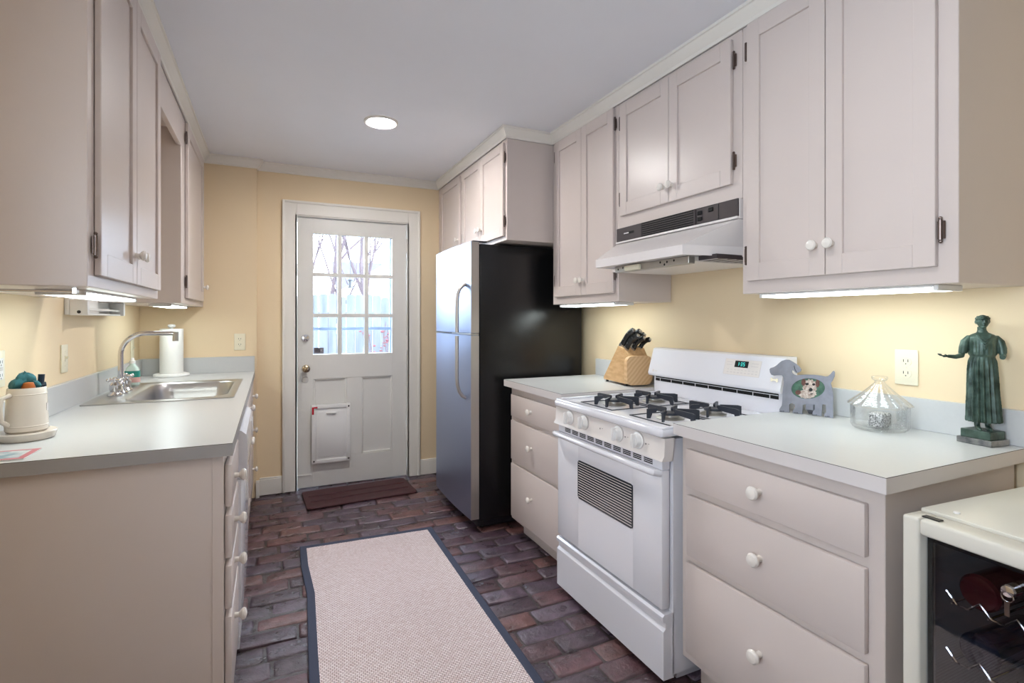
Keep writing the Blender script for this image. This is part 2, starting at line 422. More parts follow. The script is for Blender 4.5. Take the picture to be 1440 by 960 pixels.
# door casing
b = B()
def casing_piece(b, x0, x1, z0, z1):
    b.box(x0, x1, YB - 0.018, YB + 0.0005, z0, z1, 0.002, 1)
casing_piece(b, 0.082, 0.176, 0, 2.138); casing_piece(b, 1.002, 1.096, 0, 2.138); casing_piece(b, 0.176, 1.002, 2.042, 2.138)
b.box(0.076, 0.094, YB - 0.027, YB, 0, 2.144, 0.003); b.box(1.084, 1.102, YB - 0.027, YB, 0, 2.144, 0.003); b.box(0.094, 1.084, YB - 0.027, YB, 2.126, 2.144, 0.003)
b.box(0.163, 0.176, YB - 0.018, YB + 0.055, 0, 2.042, 0.001); b.box(1.002, 1.012, YB - 0.018, YB + 0.055, 0, 2.042, 0.001)
b.box(0.176, 1.002, YB - 0.01, YB + 0.055, 2.034, 2.046, 0.001)
struct(b.build('trim_2', M['trim']))
# baseboards
def bboard(b, x0, x1, yf):
    b.box(x0, x1, yf - 0.016, yf, 0, 0.112, 0.001, 1); b.box(x0, x1, yf - 0.012, yf, 0.112, 0.124, 0.003, 2)
b = B(); bboard(b, -0.096, -0.0905 + 0.018, YB2); bboard(b, -0.0725, 0.076, YB); bboard(b, 1.102, XR - .001, YB)
struct(b.build('baseboard_back', M['trim']))

# the back door
d1 = thing('door_1', 'white half-glazed back door with nine panes and a pet flap', 'door', (0.5875, YB + 0.03, 0.0)); d1['kind'] = 'structure'
YD = YB + 0.018      # front face
x0, x1 = 0.180, 0.996
b = B()
def dbox(xa, xb, za, zb, f=YD, bk=YD + 0.042, bev=0.001): b.box(xa, xb, f, bk, za, zb, bev, 1)
dbox(x0, 0.291, 0.006, 2.030); dbox(0.884, x1, 0.006, 2.030)
dbox(0.291, 0.884, 1.915, 2.030); dbox(0.291, 0.884, 0.817, 1.001); dbox(0.291, 0.884, 0.006, 0.218)
dbox(0.533, 0.644, 0.218, 0.817)
for xa, xb in ((0.467, 0.497), (0.668, 0.698)): dbox(xa, xb, 1.001, 1.915, YD + 0.002)
for z in (1.297, 1.607):
    for xa, xb in ((0.291, 0.467), (0.497, 0.668), (0.698, 0.884)): dbox(xa, xb, z - 0.014, z + 0.014, YD + 0.002)
for xa, xb in ((0.291, 0.533), (0.644, 0.884)):
    dbox(xa - .004, xb + .004, 0.214, 0.821, YD + 0.016, YD + 0.03)
    # moulded bead round the panel
    for q in ((xa, xa + .012, .218, .817), (xb - .012, xb, .218, .817), (xa + .012, xb - .012, .218, .230), (xa + .012, xb - .012, .805, .817)):
        b.box(q[0], q[1], YD + 0.006, YD + 0.017, q[2], q[3], 0.004, 2)
dbox(0.180, 0.276, 0.094, 0.105, YD - 0.006, YD + 0.004)
b.build('door_slab', M['doorp'], d1)
for xa, xb in ((0.291, 0.467), (0.497, 0.668), (0.698, 0.884)):
    for za, zb in ((1.001, 1.283), (1.311, 1.593), (1.621, 1.915)):
        B().box(xa + .001, xb - .001, YD + 0.018, YD + 0.022, za + .001, zb - .001).build('pane', M['pane'], d1)
FD = back(YD)
for z, mt, nm in ((1.127, 'chrome', 'deadbolt'), (0.900, 'brass', 'door_knob')):
    b = B()
    if nm == 'deadbolt': b.lathe([(0.029, 0), (0.029, 0.006), (0.024, 0.014), (0.012, 0.016), (0.011, 0.022), (0.0, 0.023)], FD(0.236, 0.0005, z), axis_of(FD)); b.box(0.232, 0.240, YD - 0.034, YD - 0.016, z - .014, z + .014, 0.002)
    else: b.lathe([(0.027, 0), (0.027, 0.005), (0.012, 0.010), (0.011, 0.03), (0.022, 0.038), (0.028, 0.05), (0.026, 0.062), (0.014, 0.07), (0.0, 0.071)], FD(0.238, 0.0005, z), axis_of(FD))
    b.build(nm, M[mt], d1)
B().lathe([(0.024, 0), (0.022, 0.002), (0.0, 0.0022)], FD(0.234, 0.0002, 0.815), axis_of(FD)).build('knob_scar', M['doorp'], d1)
for z in (1.86, 1.07, 0.34):
    b = B(); b.cyl((0.9995, YD - 0.004, z - .05), (0.9995, YD - 0.004, z + .05), 0.0065, seg=12); b.ball((0.9995, YD - 0.004, z + .054), .006, seg=8); b.ball((0.9995, YD - 0.004, z - .054), .006, seg=8)
    b.box(0.975, 0.9985, YD - 0.003, YD + 0.001, z - .048, z + .048)
    b.build('door_hinge', M['doorp'], d1)
# pet flap
yp = YD
pf = B()
for q in ((0.277, 0.309, .183, .623), (0.529, 0.556, .183, .623), (0.309, 0.529, .594, .623), (0.309, 0.529, .183, .212)): pf.box(q[0], q[1], yp - 0.036, yp - 0.0005, q[2], q[3], 0.004, 2)
pfo = pf.build('pet_door', M['white'], d1)
b = B(); b.box(0.307, 0.531, yp - 0.028, yp - 0.016, .210, .596, 0.002); b.box(0.325, 0.513, yp - 0.031, yp - 0.027, .232, .57, 0.003)
b.box(0.380, 0.452, yp - 0.044, yp - 0.030, .553, .566, 0.004); b.build('pet_door_flap', M['white'], pfo)
b = B(); b.box(0.279, 0.293, yp - 0.039, yp - 0.0355, .555, .610, 0.001); b.box(0.293, 0.318, yp - 0.039, yp - 0.0355, .600, .611, 0.001); b.build('pet_door_latch', M['red'], pfo)
b = B()
for xx, zz in ((.543, .603), (.293, .203), (.543, .203)): b.lathe([(.0065, 0), (.0055, .003), (0, .0035)], FD(xx, .0358, zz), axis_of(FD), 12)
b.build('pet_door_screw', M['dark'], pfo)
b = B()
for xx in (.300, .538):
    for zz in (.30, .38, .46, .53): b.box(xx - .004, xx + .004, yp - .038, yp - .0355, zz, zz + .008, .001, 1)
b.build('pet_door_clip', M['white'], pfo)

def text_mesh(name, body, size, mat, parent, loc, rot, depth=0.0004, sx=1.0):
    c = bpy.data.curves.new(name, 'FONT'); c.body = body; c.size = size; c.extrude = depth; c.align_x = 'CENTER'; c.align_y = 'CENTER'
    tmp = bpy.data.objects.new(name, c); COL.objects.link(tmp)
    dg = bpy.context.evaluated_depsgraph_get(); me = bpy.data.meshes.new_from_object(tmp.evaluated_get(dg))
    bpy.data.objects.remove(tmp)
    o = bpy.data.objects.new(name, me); COL.objects.link(o); me.materials.clear(); me.materials.append(mat)
    off = Vector((0, 0, 0)); p = parent
    while p is not None: off += p.location; p = p.parent
    o.parent = parent; o.location = Vector(loc) - off; o.rotation_euler = rot; o.scale = (sx, 1, 1)
    return o
M['sticker'] = pbr('security_sticker', S(120, 116, 124), 0.5, var=0.3, vscale=90)
M['ink'] = pbr('sticker_ink', S(26, 22, 26), 0.5)
M['ink2'] = pbr('sticker_pale_ink', S(190, 186, 198), 0.5)
stk = B().box(0.296, 0.366, YD + 0.0172, YD + 0.0179, 1.006, 1.052, 0.0, 1).build('sticker', M['sticker'], d1)
text_mesh('sticker_lettering', 'PS', 0.034, M['ink'], stk, (0.325, YD + 0.0168, 1.030), (PI / 2, 0, 0))
text_mesh('sticker_lettering', 'K', 0.034, M['ink2'], stk, (0.353, YD + 0.0168, 1.030), (PI / 2, 0, 0))
b = B(); b.box(0.299, 0.363, YD + 0.0168, YD + 0.0172, 1.010, 1.013); b.build('sticker_rule', M['ink2'], stk)

# storm door outside
d2 = thing('door_2', 'blue-grey storm door frame outside the back door', 'door', (0.5875, YB + 0.13, 0)); d2['kind'] = 'structure'
b = B()
ys0, ys1 = YB + 0.115, YB + 0.145
b.box(0.19, 0.262, ys0, ys1, 0.01, 2.03); b.box(0.885, 0.99, ys0, ys1, 0.01, 2.03); b.box(0.262, 0.885, ys0, ys1, 1.93, 2.03); b.box(0.262, 0.885, ys0, ys1, 0.01, 0.45)
b.box(0.262, 0.885, ys0 + .004, ys1 - .006, 1.182, 1.205)
b.build('storm_frame', M['storm'], d2)
B().box(0.262, 0.885, ys0 + 0.010, ys0 + 0.013, 0.45, 1.93).build('storm_glass', M['pane'], d2)

# ------------------------------------------------------------------ outside, beyond the door
struct(B().box(-9, 12, YB + 0.17, 24, -0.16, -0.06).build('patio_ground', M['ground']))
fe = thing('wooden_fence', 'weathered grey plank fence standing across the yard beyond the door glass', 'fence', (1.5, 9.0, -0.06))
b = B(); rnd = random.Random(5); x = -3.0
while x < 6.5:
    wd = rnd.uniform(0.13, 0.15); h = 1.66 + rnd.uniform(-.03, .03)
    b.prism([(x, -0.06), (x + wd - .004, -0.06), (x + wd - .004, h - .02), (x + wd * .78, h), (x + wd * .2, h), (x, h - .02)], lambda u, v, w_: Vector((u, 9.0 + w_, v)), rnd.uniform(-.01, 0), 0.022)
    x += wd + rnd.uniform(0.001, 0.004)
b.build('plank_panel', M['fence'], fe)
b = B(); b.box(-3, 6.5, 9.023, 9.07, 0.3, 0.39); b.box(-3, 6.5, 9.023, 9.07, 1.3, 1.39); b.build('fence_rail', M['fence'], fe)
tr = thing('bare_tree', 'bare multi-stemmed tree with pale bark behind the plank fence', 'tree', (1.0, 10.6, -0.06))
b = B(); rnd = random.Random(11)
def branch(b, p, d, L_, r, depth):
    pts = [p]; q = Vector(p); dd = Vector(d).normalized()
    for i in range(5):
        dd = (dd + Vector((rnd.uniform(-.16, .16), rnd.uniform(-.16, .16), rnd.uniform(-.03, .12)))).normalized()
        q = q + dd * L_ / 5; pts.append(Vector(q))
    b.tube(pts, r, 7, radii=[r * (1 - .11 * i) for i in range(6)])
    if depth > 0:
        for k in range(3):
            j = rnd.randint(2, 5)
            branch(b, pts[j], (dd + Vector((rnd.uniform(-.7, .7), rnd.uniform(-.5, .5), rnd.uniform(0, .5)))), L_ * .62, r * .5, depth - 1)
for dx, tx, r in ((-.22, -.14, .05), (-.08, .02, .055), (0.06, .16, .05), (.5, .30, .075), (.12, -.05, .04)):
    branch(b, Vector((1.0 + dx, 10.6 + rnd.uniform(-.2, .2), -.06)), (tx, 0, 1), 3.0, r, 3)
b.build('trunk_and_branches', M['bark'], tr)
nh = thing('neighbour_house', 'white neighbouring house with shingled gable roof behind the fence', 'house', (4.2, 16, -0.06))
b = B(); b.box(2.1, 9.0, 15.0, 19.0, -0.06, 2.05); b.prism([(1.9, 2.0), (9.0, 2.0), (5.3, 4.25)], lambda u, v, w_: Vector((u, w_, v)), 15.2, 18.9); b.build('siding', M['siding'], nh)
b = B(); b.loft([[Vector((1.70, y, 1.93)), Vector((5.3, y, 4.30)), Vector((9.3, y, 1.93)), Vector((9.3, y, 1.78)), Vector((5.3, y, 4.12)), Vector((1.70, y, 1.78))] for y in (14.7, 19.2)])
b.build('bargeboard', M['siding'], nh)
b = B(); b.loft([[Vector((2.2, 19.3, 2.1)), Vector((4.6, 19.3, 2.1)), Vector((4.6, 22, 3.6)), Vector((2.2, 22, 3.6))], [Vector((2.2, 19.3, 1.95)), Vector((4.6, 19.3, 1.95)), Vector((4.6, 22, 3.4)), Vector((2.2, 22, 3.4))]])
b.build('shingle_roof', M['shingle'], nh)
bf = thing('bird_feeder', 'small hanging bird feeder seen through the middle door pane', 'bird feeder', (1.013, 7.6, 1.71))
px = (1.013, 7.6)
b = B(); b.lathe([(0.0, .10), (.015, .095), (.05, .06), (.052, .055), (.022, .05), (.022, -.03), (.05, -.04), (.05, -.05), (0, -.05)], (px[0], px[1], 1.76), seg=16); b.build('feeder_body', M['dark'], bf)
B().tube([(px[0], px[1], 1.85), (px[0] + .01, px[1], 2.1), (px[0] + .1, px[1] + 1.0, 2.6), (px[0] + .25, 10.4, 3.0)], .006, 6).build('hanging_wire', M['dark'], bf)
rb = thing('red_leaved_shrub', 'red-leaved twiggy shrub in front of the plank fence', 'shrub', (1.75, 8.6, -0.06))
b = B(); lf = B(); rnd = random.Random(2)
for k in range(9):
    p = Vector((1.75 + rnd.uniform(-.12, .12), 8.6, -.06)); e = Vector((1.75 + rnd.uniform(-.45, .45), 8.6 + rnd.uniform(-.2, .2), rnd.uniform(1.1, 1.36)))
    b.tube([p, p.lerp(e, .5) + Vector((rnd.uniform(-.05, .05), 0, 0)), e], .008, 6)
    for q in range(6):
        c = p.lerp(e, rnd.uniform(.7, 1)) + Vector((rnd.uniform(-.06, .06), rnd.uniform(-.06, .06), rnd.uniform(-.04, .06)))
        lf.ball(c, rnd.uniform(.012, .022), 1.3, .4, .8, 6)
b.build('stems', M['bark'], rb); o = lf.build('leaves', M['leafred'], rb); o['kind'] = 'stuff'

# ------------------------------------------------------------------ ceiling lamps
def ceiling_lamp(x, y, label, mat):
    t = thing('recessed_light', label, 'ceiling light', (x, y, CEIL - 0.012), 0, 'recessed ceiling lights')
    B().lathe([(0.097, 0.0115), (0.094, 0.003), (0.085, 0.0), (0.076, 0.004), (0.073, 0.0105), (0.08, 0.0115)], (x, y, CEIL - 0.012), seg=40, caps=False).build('trim_ring', M['trim'], t)
    B().lathe([(0.0, -0.001), (0.03, 0.0), (0.06, 0.004), (0.0725, 0.009), (0.0725, 0.0112), (0, 0.0112)], (x, y, CEIL - 0.012), seg=40).build('lens', M[mat], t)
ceiling_lamp(0.573, 3.01, 'lit round recessed ceiling light with white trim ring near the back door', 'lamp_far')
ceiling_lamp(0.573, 0.75, 'unseen recessed fill light added overhead just in front of the drawers', 'added_fill_near')  # out-of-view lamp added as fill
ceiling_lamp(-0.38, 0.30, 'unseen recessed fill light added left of the camera', 'added_fill_left')  # out-of-view lamp added to brighten the left end panels
# ------------------------------------------------------------------ wall cabinets, right-hand side
def wall_cab(label, Fm, u0, u1, z0, z1, depth, rail_bottom, loc, fr=0.03, ztop_rail=0.03, open_bottom=False):
    t = thing('wall_cabinet', label, 'cabinet', loc, 0, 'kitchen wall cabinets')
    b = B()
    b.fbox(Fm, u0, u1, -depth, -0.0005, z0, z1, 0.0015, 1)
    b.build('cabinet_body', M['cab'], t)
    return t
FR = right(1.575)
tA = wall_cab('tall double-door wall cabinet nearest the camera on the right, above the statuette', FR, 0.712, 1.373, 1.362, 2.3385, XR - 1.576, .045, (1.745, 1.04, 1.362))
cab_door(tA, FR, 0.754, 1.050, 1.407, 2.333, (1.028, 1.502), [(0.747, 1.50), (0.747, 2.24)], st=.052)
cab_door(tA, FR, 1.050, 1.344, 1.407, 2.333, (1.080, 1.502), [(1.351, 1.50), (1.351, 2.24)], st=.052)
tB = wall_cab('short double-door wall cabinet directly above the range hood', FR, 1.375, 2.123, 1.716, 2.3385, XR - 1.576, .045, (1.745, 1.75, 1.716))
cab_door(tB, FR, 1.413, 1.749, 1.775, 2.318, (1.727, 1.845), [(1.406, 1.86), (1.406, 2.235)], st=.05)
cab_door(tB, FR, 1.749, 2.095, 1.775, 2.318, (1.777, 1.845), [(2.102, 1.86), (2.102, 2.235)], st=.05)
tC = wall_cab('tall narrow double-door wall cabinet between the hood and the fridge', FR, 2.125, 2.786, 1.358, 2.3385, XR - 1.576, .045, (1.745, 2.45, 1.358))
cab_door(tC, FR, 2.150, 2.446, 1.402, 2.333, (2.424, 1.485), [(2.143, 1.50), (2.143, 2.25)], st=.05)
cab_door(tC, FR, 2.446, 2.742, 1.402, 2.333, (2.468, 1.485), [(2.749, 1.50), (2.749, 2.25)], st=.05)
FF = right(1.265)
tD = wall_cab('deep three-door cabinet above the refrigerator', FF, 2.790, 4.157, 1.738, 2.3385, XR - 1.266, .03, (1.59, 3.47, 1.738))
cab_door(tD, FF, 2.815, 3.185, 1.765, 2.318, (3.160, 1.852), [(2.808, 1.85), (2.808, 2.23)], st=.045, rail=.05)
cab_door(tD, FF, 3.185, 3.545, 1.765, 2.318, (3.210, 1.852), [(3.552, 1.85), (3.552, 2.23)], st=.045, rail=.05)
cab_door(tD, FF, 3.600, 4.070, 1.765, 2.318, (3.630, 1.852), [(4.077, 1.85), (4.077, 2.23)], st=.045, rail=.05)

# ------------------------------------------------------------------ wall cabinets, left-hand side
FL = left(-0.418)
tL = wall_cab('tall double-door wall cabinet at the upper left over the cream pot', FL, 1.635, 2.530, 1.352, 2.3385, 0.3605, .03, (-.6, 2.08, 1.352))
cab_door(tL, FL, 1.684, 2.085, 1.384, 2.333, (2.060, 1.478), [(1.664, 1.46), (1.664, 2.25)], st=.055)
cab_door(tL, FL, 2.085, 2.498, 1.384, 2.333, (2.112, 1.478), [(2.505, 1.46), (2.505, 2.24)], st=.055)
tM = wall_cab('narrow single-door wall cabinet in the back left corner over the paper towel', FL, 3.140, YB2 - .001, 1.352, 2.3385, 0.3605, .03, (-.6, 3.62, 1.352))
cab_door(tM, FL, 3.262, 3.990, 1.384, 2.322, (3.950, 1.478), [(3.253, 1.47), (3.253, 2.24)], st=.07)
vb = B(); vb.box(-0.44, -0.4185, 2.531, 3.139, 2.165, 2.3385, .001, 1)
tag(vb.build('valance_board', M['cab']), 'plain white valance board bridging the two left wall cabinets above the sink', 'valance')
struct(B().box(XL + .001, -0.4405, 2.531, 3.139, 2.25, 2.3385).build('trim_3', M['cab']))

# under-cabinet lamps
def under_lamp(label, x0, x1, y0, y1, zt, h=0.016):
    t = thing('under_cabinet_light', label, 'light', ((x0 + x1) / 2, (y0 + y1) / 2, zt - h), 0, 'under-cabinet lights')
    b = B(); b.box(x0, x1, y0, y1, zt - h * .45, zt - .0005, .001, 1); b.box(x0, x1, y0 - .012, y0, zt - h, zt - .0005, .001, 1); b.box(x0, x1, y1, y1 + .012, zt - h, zt - .0005, .001, 1)
    b.build('housing', M['white'], t)
    B().box(x0 + .006, x1 - .006, y0 + .001, y1 - .001, zt - h * .95, zt - h * .46, .003, 2).build('diffuser', M['tube'], t)
under_lamp('lit strip light under the near right cabinet, above the glass candy dish', 1.60, 1.72, 0.78, 1.31, 1.362)
under_lamp('lit strip light under the cabinet between hood and fridge', 1.60, 1.72, 2.20, 2.74, 1.358)
under_lamp('lit strip light under the near left cabinet above the worktop', -.58, -.47, 1.83, 2.42, 1.352)
under_lamp('lit strip light under the back left corner cabinet', -.58, -.48, 3.28, 3.85, 1.352)
# wire rail under the near-left cabinet
b = B(); b.tube([(-.69, 1.70, 1.342), (-.46, 1.70, 1.342)], .0035, 8); b.box(-.70, -.69, 1.69, 1.71, 1.335, 1.3515, .001, 1); b.box(-.465, -.455, 1.69, 1.71, 1.335, 1.3515, .001, 1)
tag(b.build('towel_bar', M['chrome']), 'thin metal rod fixed under the near left wall cabinet edge', 'rod')
# cord / towel holder under left cabinet
th = thing('paper_towel_bracket', 'empty white under-cabinet dispenser bracket on the left wall behind the faucet', 'bracket', (-.72, 3.0, 1.285))
b = B(); b.box(XL + .001, -.762, 2.74, 3.36, 1.288, 1.36, .003, 2); b.box(-.762, -.70, 2.74, 2.765, 1.286, 1.352, .004, 2); b.box(-.762, -.70, 3.335, 3.36, 1.286, 1.352, .004, 2)
b.box(-.762, -.715, 2.765, 3.335, 1.286, 1.294, .002, 1); b.build('bracket_frame', M['white'], th)
b = B(); b.cyl((-.722, 2.765, 1.312), (-.722, 3.335, 1.312), .006, seg=12); b.build('rod', M['white'], th)
B().lathe([(.007, 0), (.006, .003), (0, .0035)], (-.73, 2.7397, 1.30), (0, -1, 0), 12).build('screw', M['dark'], th)

# ------------------------------------------------------------------ base cabinets and worktops, right-hand side
FB = right(1.285)
def base_body(t, x0, x1, y0, y1, z1, toe_x, ztoe=0.10):
    b = B(); b.box(x0, x1, y0, y1, ztoe, z1, .0015, 1)
    if toe_x < x0: b.box(x0, toe_x, y0 + .01, y1 - .01, 0.004, ztoe)
    else: b.box(toe_x, x1, y0 + .01, y1 - .01, 0.004, ztoe)
    b.build('cabinet_body', M['cab'], t)
tE = thing('base_cabinet', 'three-drawer base cabinet on the right, between the stove and the wine cooler', 'cabinet', (1.59, 1.04, 0), 0, 'drawer base cabinets')
base_body(tE, 1.2855, 1.885, 0.722, 1.3715, 0.8745, 1.36, 0.115)
drawer(tE, FB, 0.757, 1.338, 0.707, 0.834, (1.048, 0.775), k=1.15)
drawer(tE, FB, 0.757, 1.334, 0.478, 0.681, (1.046, 0.586), k=1.15)
drawer(tE, FB, 0.757, 1.340, 0.150, 0.453, (1.046, 0.312), k=1.15)
tF = thing('base_cabinet', 'three-drawer base cabinet squeezed between the stove and the black fridge side', 'cabinet', (1.59, 2.45, 0), 0, 'drawer base cabinets')
base_body(tF, 1.2855, 1.885, 2.1335, 2.768, 0.8745, 1.36, 0.105)
drawer(tF, FB, 2.160, 2.741, 0.709, 0.835, (2.480, 0.770), k=1.0)
drawer(tF, FB, 2.160, 2.741, 0.460, 0.685, (2.476, 0.575), k=1.0)
drawer(tF, FB, 2.160, 2.741, 0.130, 0.436, (2.474, 0.302), k=1.0)

def worktop(label, x0, x1, y0, y1, z1, th, front, seams):
    b = B(); b.box(x0, x1, y0, y1, z1 - th, z1, .0008, 1)
    o = b.build('countertop', M['laminate']); tag(o, label, 'countertop', 'laminate countertops')
    return o
cE = worktop('white laminate countertop at the right holding the dog frame, candy dish and statuette', 1.250, XR - .001, 0.700, 1.3775, .914, .0385, 0, 0)
B().box(1.893, XR - .001, 0.700, 1.3775, .9143, 1.014, .001, 1).build('backsplash', M['laminate'], cE)
def seam(parent, x0, x1, y0, y1, z, th, sides):
    b = B(); e = .0007
    if 'x0' in sides: b.box(x0 - e, x0, y0, y1, z - .0016, z - .0003); b.box(x0 - e * .5, x0, y0, y1, z - th + .0008, z - .0016)
    if 'x1' in sides: b.box(x1, x1 + e, y0, y1, z - .0016, z - .0003)
    if 'y0' in sides: b.box(x0, x1, y0 - e, y0, z - .0016, z - .0003)
    if 'y1' in sides: b.box(x0, x1, y1, y1 + e, z - .0016, z - .0003)
    return b
def edge(parent, x0, x1, y0, y1, z, th, sides, mat='lamedge'):
    # darker line where the top sheet meets the edge strip, and the edge strip itself
    e = .0006; b = B(); d = B()
    for sd in sides:
        q = {'x0': (x0 - e, x0, y0, y1), 'x1': (x1, x1 + e, y0, y1), 'y0': (x0, x1, y0 - e, y0), 'y1': (x0, x1, y1, y1 + e)}[sd]
        b.box(q[0], q[1], q[2], q[3], z - th + .0005, z - .0016); d.box(q[0], q[1], q[2], q[3], z - .0015, z - .0003)
    b.build('edge_strip', M[mat], parent); d.build('edge_seam', M['seam'], parent)
edge(cE, 1.250, XR - .001, 0.700, 1.3775, .914, .0385, ('x0', 'y0'))
cF = worktop('small white laminate countertop holding the knife block beside the fridge', 1.250, XR - .001, 2.131, 2.800, .914, .0385, 0, 0)
B().box(1.893, XR - .001, 2.131, 2.818 - .02, .9143, 1.016, .001, 1).build('backsplash', M['laminate'], cF)
edge(cF, 1.250, XR - .001, 2.131, 2.800, .914, .0385, ('x0', 'y0'))

# ------------------------------------------------------------------ left worktop with the sink, base units below
LZ = 0.900
SX0, SX1, SY0, SY1 = -0.606, -0.178, 2.812, 3.538       # hole for the bowl
b = B()
b.box(XL + .001, SX0, 1.757, YB2 - .001, LZ - .038, LZ); b.box(SX1, -0.1035, 1.757, YB2 - .001, LZ - .038, LZ)
b.box(SX0, SX1, 1.757, SY0, LZ - .038, LZ); b.box(SX0, SX1, SY1, YB2 - .001, LZ - .038, LZ)
cL = b.build('countertop', M['laminate'], loc=(-.44, 2.93, LZ - .038)); tag(cL, 'long white laminate countertop on the left holding the sink and the cream pot', 'countertop', 'laminate countertops')
b = B(); b.box(XL + .001, -.760, 1.757, YB2 - .001, LZ + .0003, 1.008, .001, 1); b.box(-.760, -0.1035, YB2 - .021, YB2 - .001, LZ + .0003, 1.008, .001, 1)
b.build('backsplash', M['laminate'], cL)
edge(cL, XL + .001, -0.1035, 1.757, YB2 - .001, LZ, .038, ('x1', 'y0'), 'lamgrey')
# sink
sk = thing('kitchen_sink', 'drop-in stainless steel single-bowl sink in the left worktop', 'sink', (-.445, 3.17, LZ))
zc = LZ + .0006
loops = [rr(-.446, 3.172, .290, .414, .012, zc), rr(-.446, 3.172, .290, .414, .012, zc + .004), rr(-.446, 3.172, .282, .406, .010, zc + .005),
         rr(-.395, 3.172, .206, .352, .10, zc + .0035), rr(-.395, 3.172, .200, .346, .095, zc - .004), rr(-.395, 3.172, .190, .336, .09, zc - .05), rr(-.395, 3.172, .176, .322, .085, zc - .15), rr(-.395, 3.172, .15, .295, .07, zc - .175), rr(-.395, 3.172, .05, .05, .049, zc - .180)]
B().loft(loops, cap0=False, cap1=True).build('basin', M['steel'], sk, ang=60)
B().lathe([(.048, .0), (.048, .003), (.035, .004), (.03, 0.001), (0, .001)], (-.395, 3.172, zc - .1795)).build('drain', M['chrome'], sk)
# faucet
fa = thing('faucet', 'chrome gooseneck faucet with two cross handles behind the sink bowl', 'faucet', (-.668, 3.10, zc + .005))
b = B(); zb = zc + .0052
b.lathe([(.030, 0), (.030, .006), (.020, .014), (.017, .03), (.0165, .05), (.014, .056), (.0115, .06)], (-.668, 3.12, zb), seg=24); b.build('spout_base', M['chrome'], fa)
pts = [(-.668, 3.12, zb + .05), (-.668, 3.12, zb + .14), (-.668, 3.12, zb + .19)]
for i in range(1, 11):
    a = PI - (PI / 2) * i / 10; pts.append((-.668 + .105 + .105 * math.cos(a), 3.12, zb + .19 + .103 * math.sin(a)))
pts += [(-.50, 3.12, zb + .2925), (-.455, 3.12, zb + .2915), (-.442, 3.12, zb + .288)]
B().tube(pts, .0115, 14).build('spout', M['chrome'], fa)
B().cyl((-.440, 3.12, zb + .299), (-.440, 3.12, zb + .252), .0135, .0135).build('aerator', M['steel'], fa)
for yy in (3.02, 3.22):
    b = B(); c = (-.668, yy, zb)
    b.lathe([(.030, 0), (.030, .006), (.022, .012), (.019, .02), (.023, .03), (.023, .052), (.017, .06), (.010, .066), (.010, .085), (.006, .089), (0, .09)], c, seg=24)
    for k in range(4):
        a = PI / 4 + k * PI / 2; e = (c[0] + .032 * math.cos(a), yy + .032 * math.sin(a), zb + .076)
        b.tube([(c[0], yy, zb + .076), e], .0055, 8); b.ball(e, .0085, seg=10)
    b.build('cross_handle', M['chrome'], fa)
b = B(); b.tube([(-.668, 3.03, zb + .012), (-.668, 3.21, zb + .012)], .008, 10); b.build('bridge', M['chrome'], fa)

FLB = left(-0.128)
tG = thing('base_cabinet', 'four-drawer base cabinet at the near end of the left worktop', 'cabinet', (-.45, 1.98, 0), 0, 'left base units')
b = B(); b.box(XL + .001, -0.1285, 1.780, 2.190, 0.0, LZ - .039, .0015, 1); b.build('cabinet_body', M['cab'], tG)
b = B(); b.box(-.158, -.1285, 1.776, 1.7805, .0, LZ - .039, .0008, 1); b.build('end_stile', M['cab'], tG)
for z0, z1, zk in ((.697, .826, .757), (.540, .672, .614), (.386, .517, .480), (.100, .361, .297)):
    drawer(tG, FLB, 1.800, 2.165, z0, z1, (1.93, zk), t=.02, k=1.1)
dw = thing('dishwasher', 'white built-in dishwasher in the left run beyond the drawer stack', 'dishwasher', (-.4, 2.5, 0))
b = B(); b.box(-.70, -.130, 2.194, 2.794, .03, LZ - .0395); b.box(-.66, -.18, 2.22, 2.77, 0.002, .03); b.build('tub_body', M['enamel'], dw)
b = B(); b.box(-.1295, -.100, 2.198, 2.790, .13, .668, .004); b.build('door_panel', M['enamel'], dw)
b = B(); b.prism([(-.1295, .672), (-.084, .672), (-.080, .70), (-.078, .80), (-.084, .835), (-.100, .850), (-.1295, .852)], lambda u, v, w_: Vector((u, w_, v)), 2.196, 2.792); b.build('control_panel', M['enamel'], dw)
b = B(); b.box(-.1295, -.106, 2.198, 2.790, .03, .125, .003); b.build('kick_panel', M['enamel'], dw)
b = B(); b.box(-.0785, -.0765, 2.62, 2.76, .74, .81, .001, 1); b.build('vent_grille', M['lamedge'], dw)
tS = thing('base_cabinet', 'sink base cabinet with doors and end drawers beside the back wall', 'cabinet', (-.45, 3.45, 0), 0, 'left base units')
b = B(); b.box(XL + .001, -.64, 2.798, YB2 - .002, 0.0, LZ - .039); b.box(-.150, -.1285, 2.798, YB2 - .002, 0.09, LZ - .039); b.box(-.64, -.15, 2.798, 2.806, 0.0, LZ - .039); b.box(-.64, -.15, 3.60, YB2 - .002, 0.0, LZ - .039); b.box(-.64, -.15, 2.806, 3.60, 0.09, .11)
b.build('cabinet_body', M['cab'], tS)
cab_door(tS, FLB, 2.82, 3.19, .13, .70, (3.16, .60)); cab_door(tS, FLB, 3.19, 3.56, .13, .70, (3.22, .60))
drawer(tS, FLB, 2.82, 3.56, .725, .84, (3.19, .78))
for z0, z1, zk in ((.70, .84, .755), (.42, .675, .53), (.13, .395, .27)): drawer(tS, FLB, 3.62, 4.07, z0, z1, (3.86, zk))
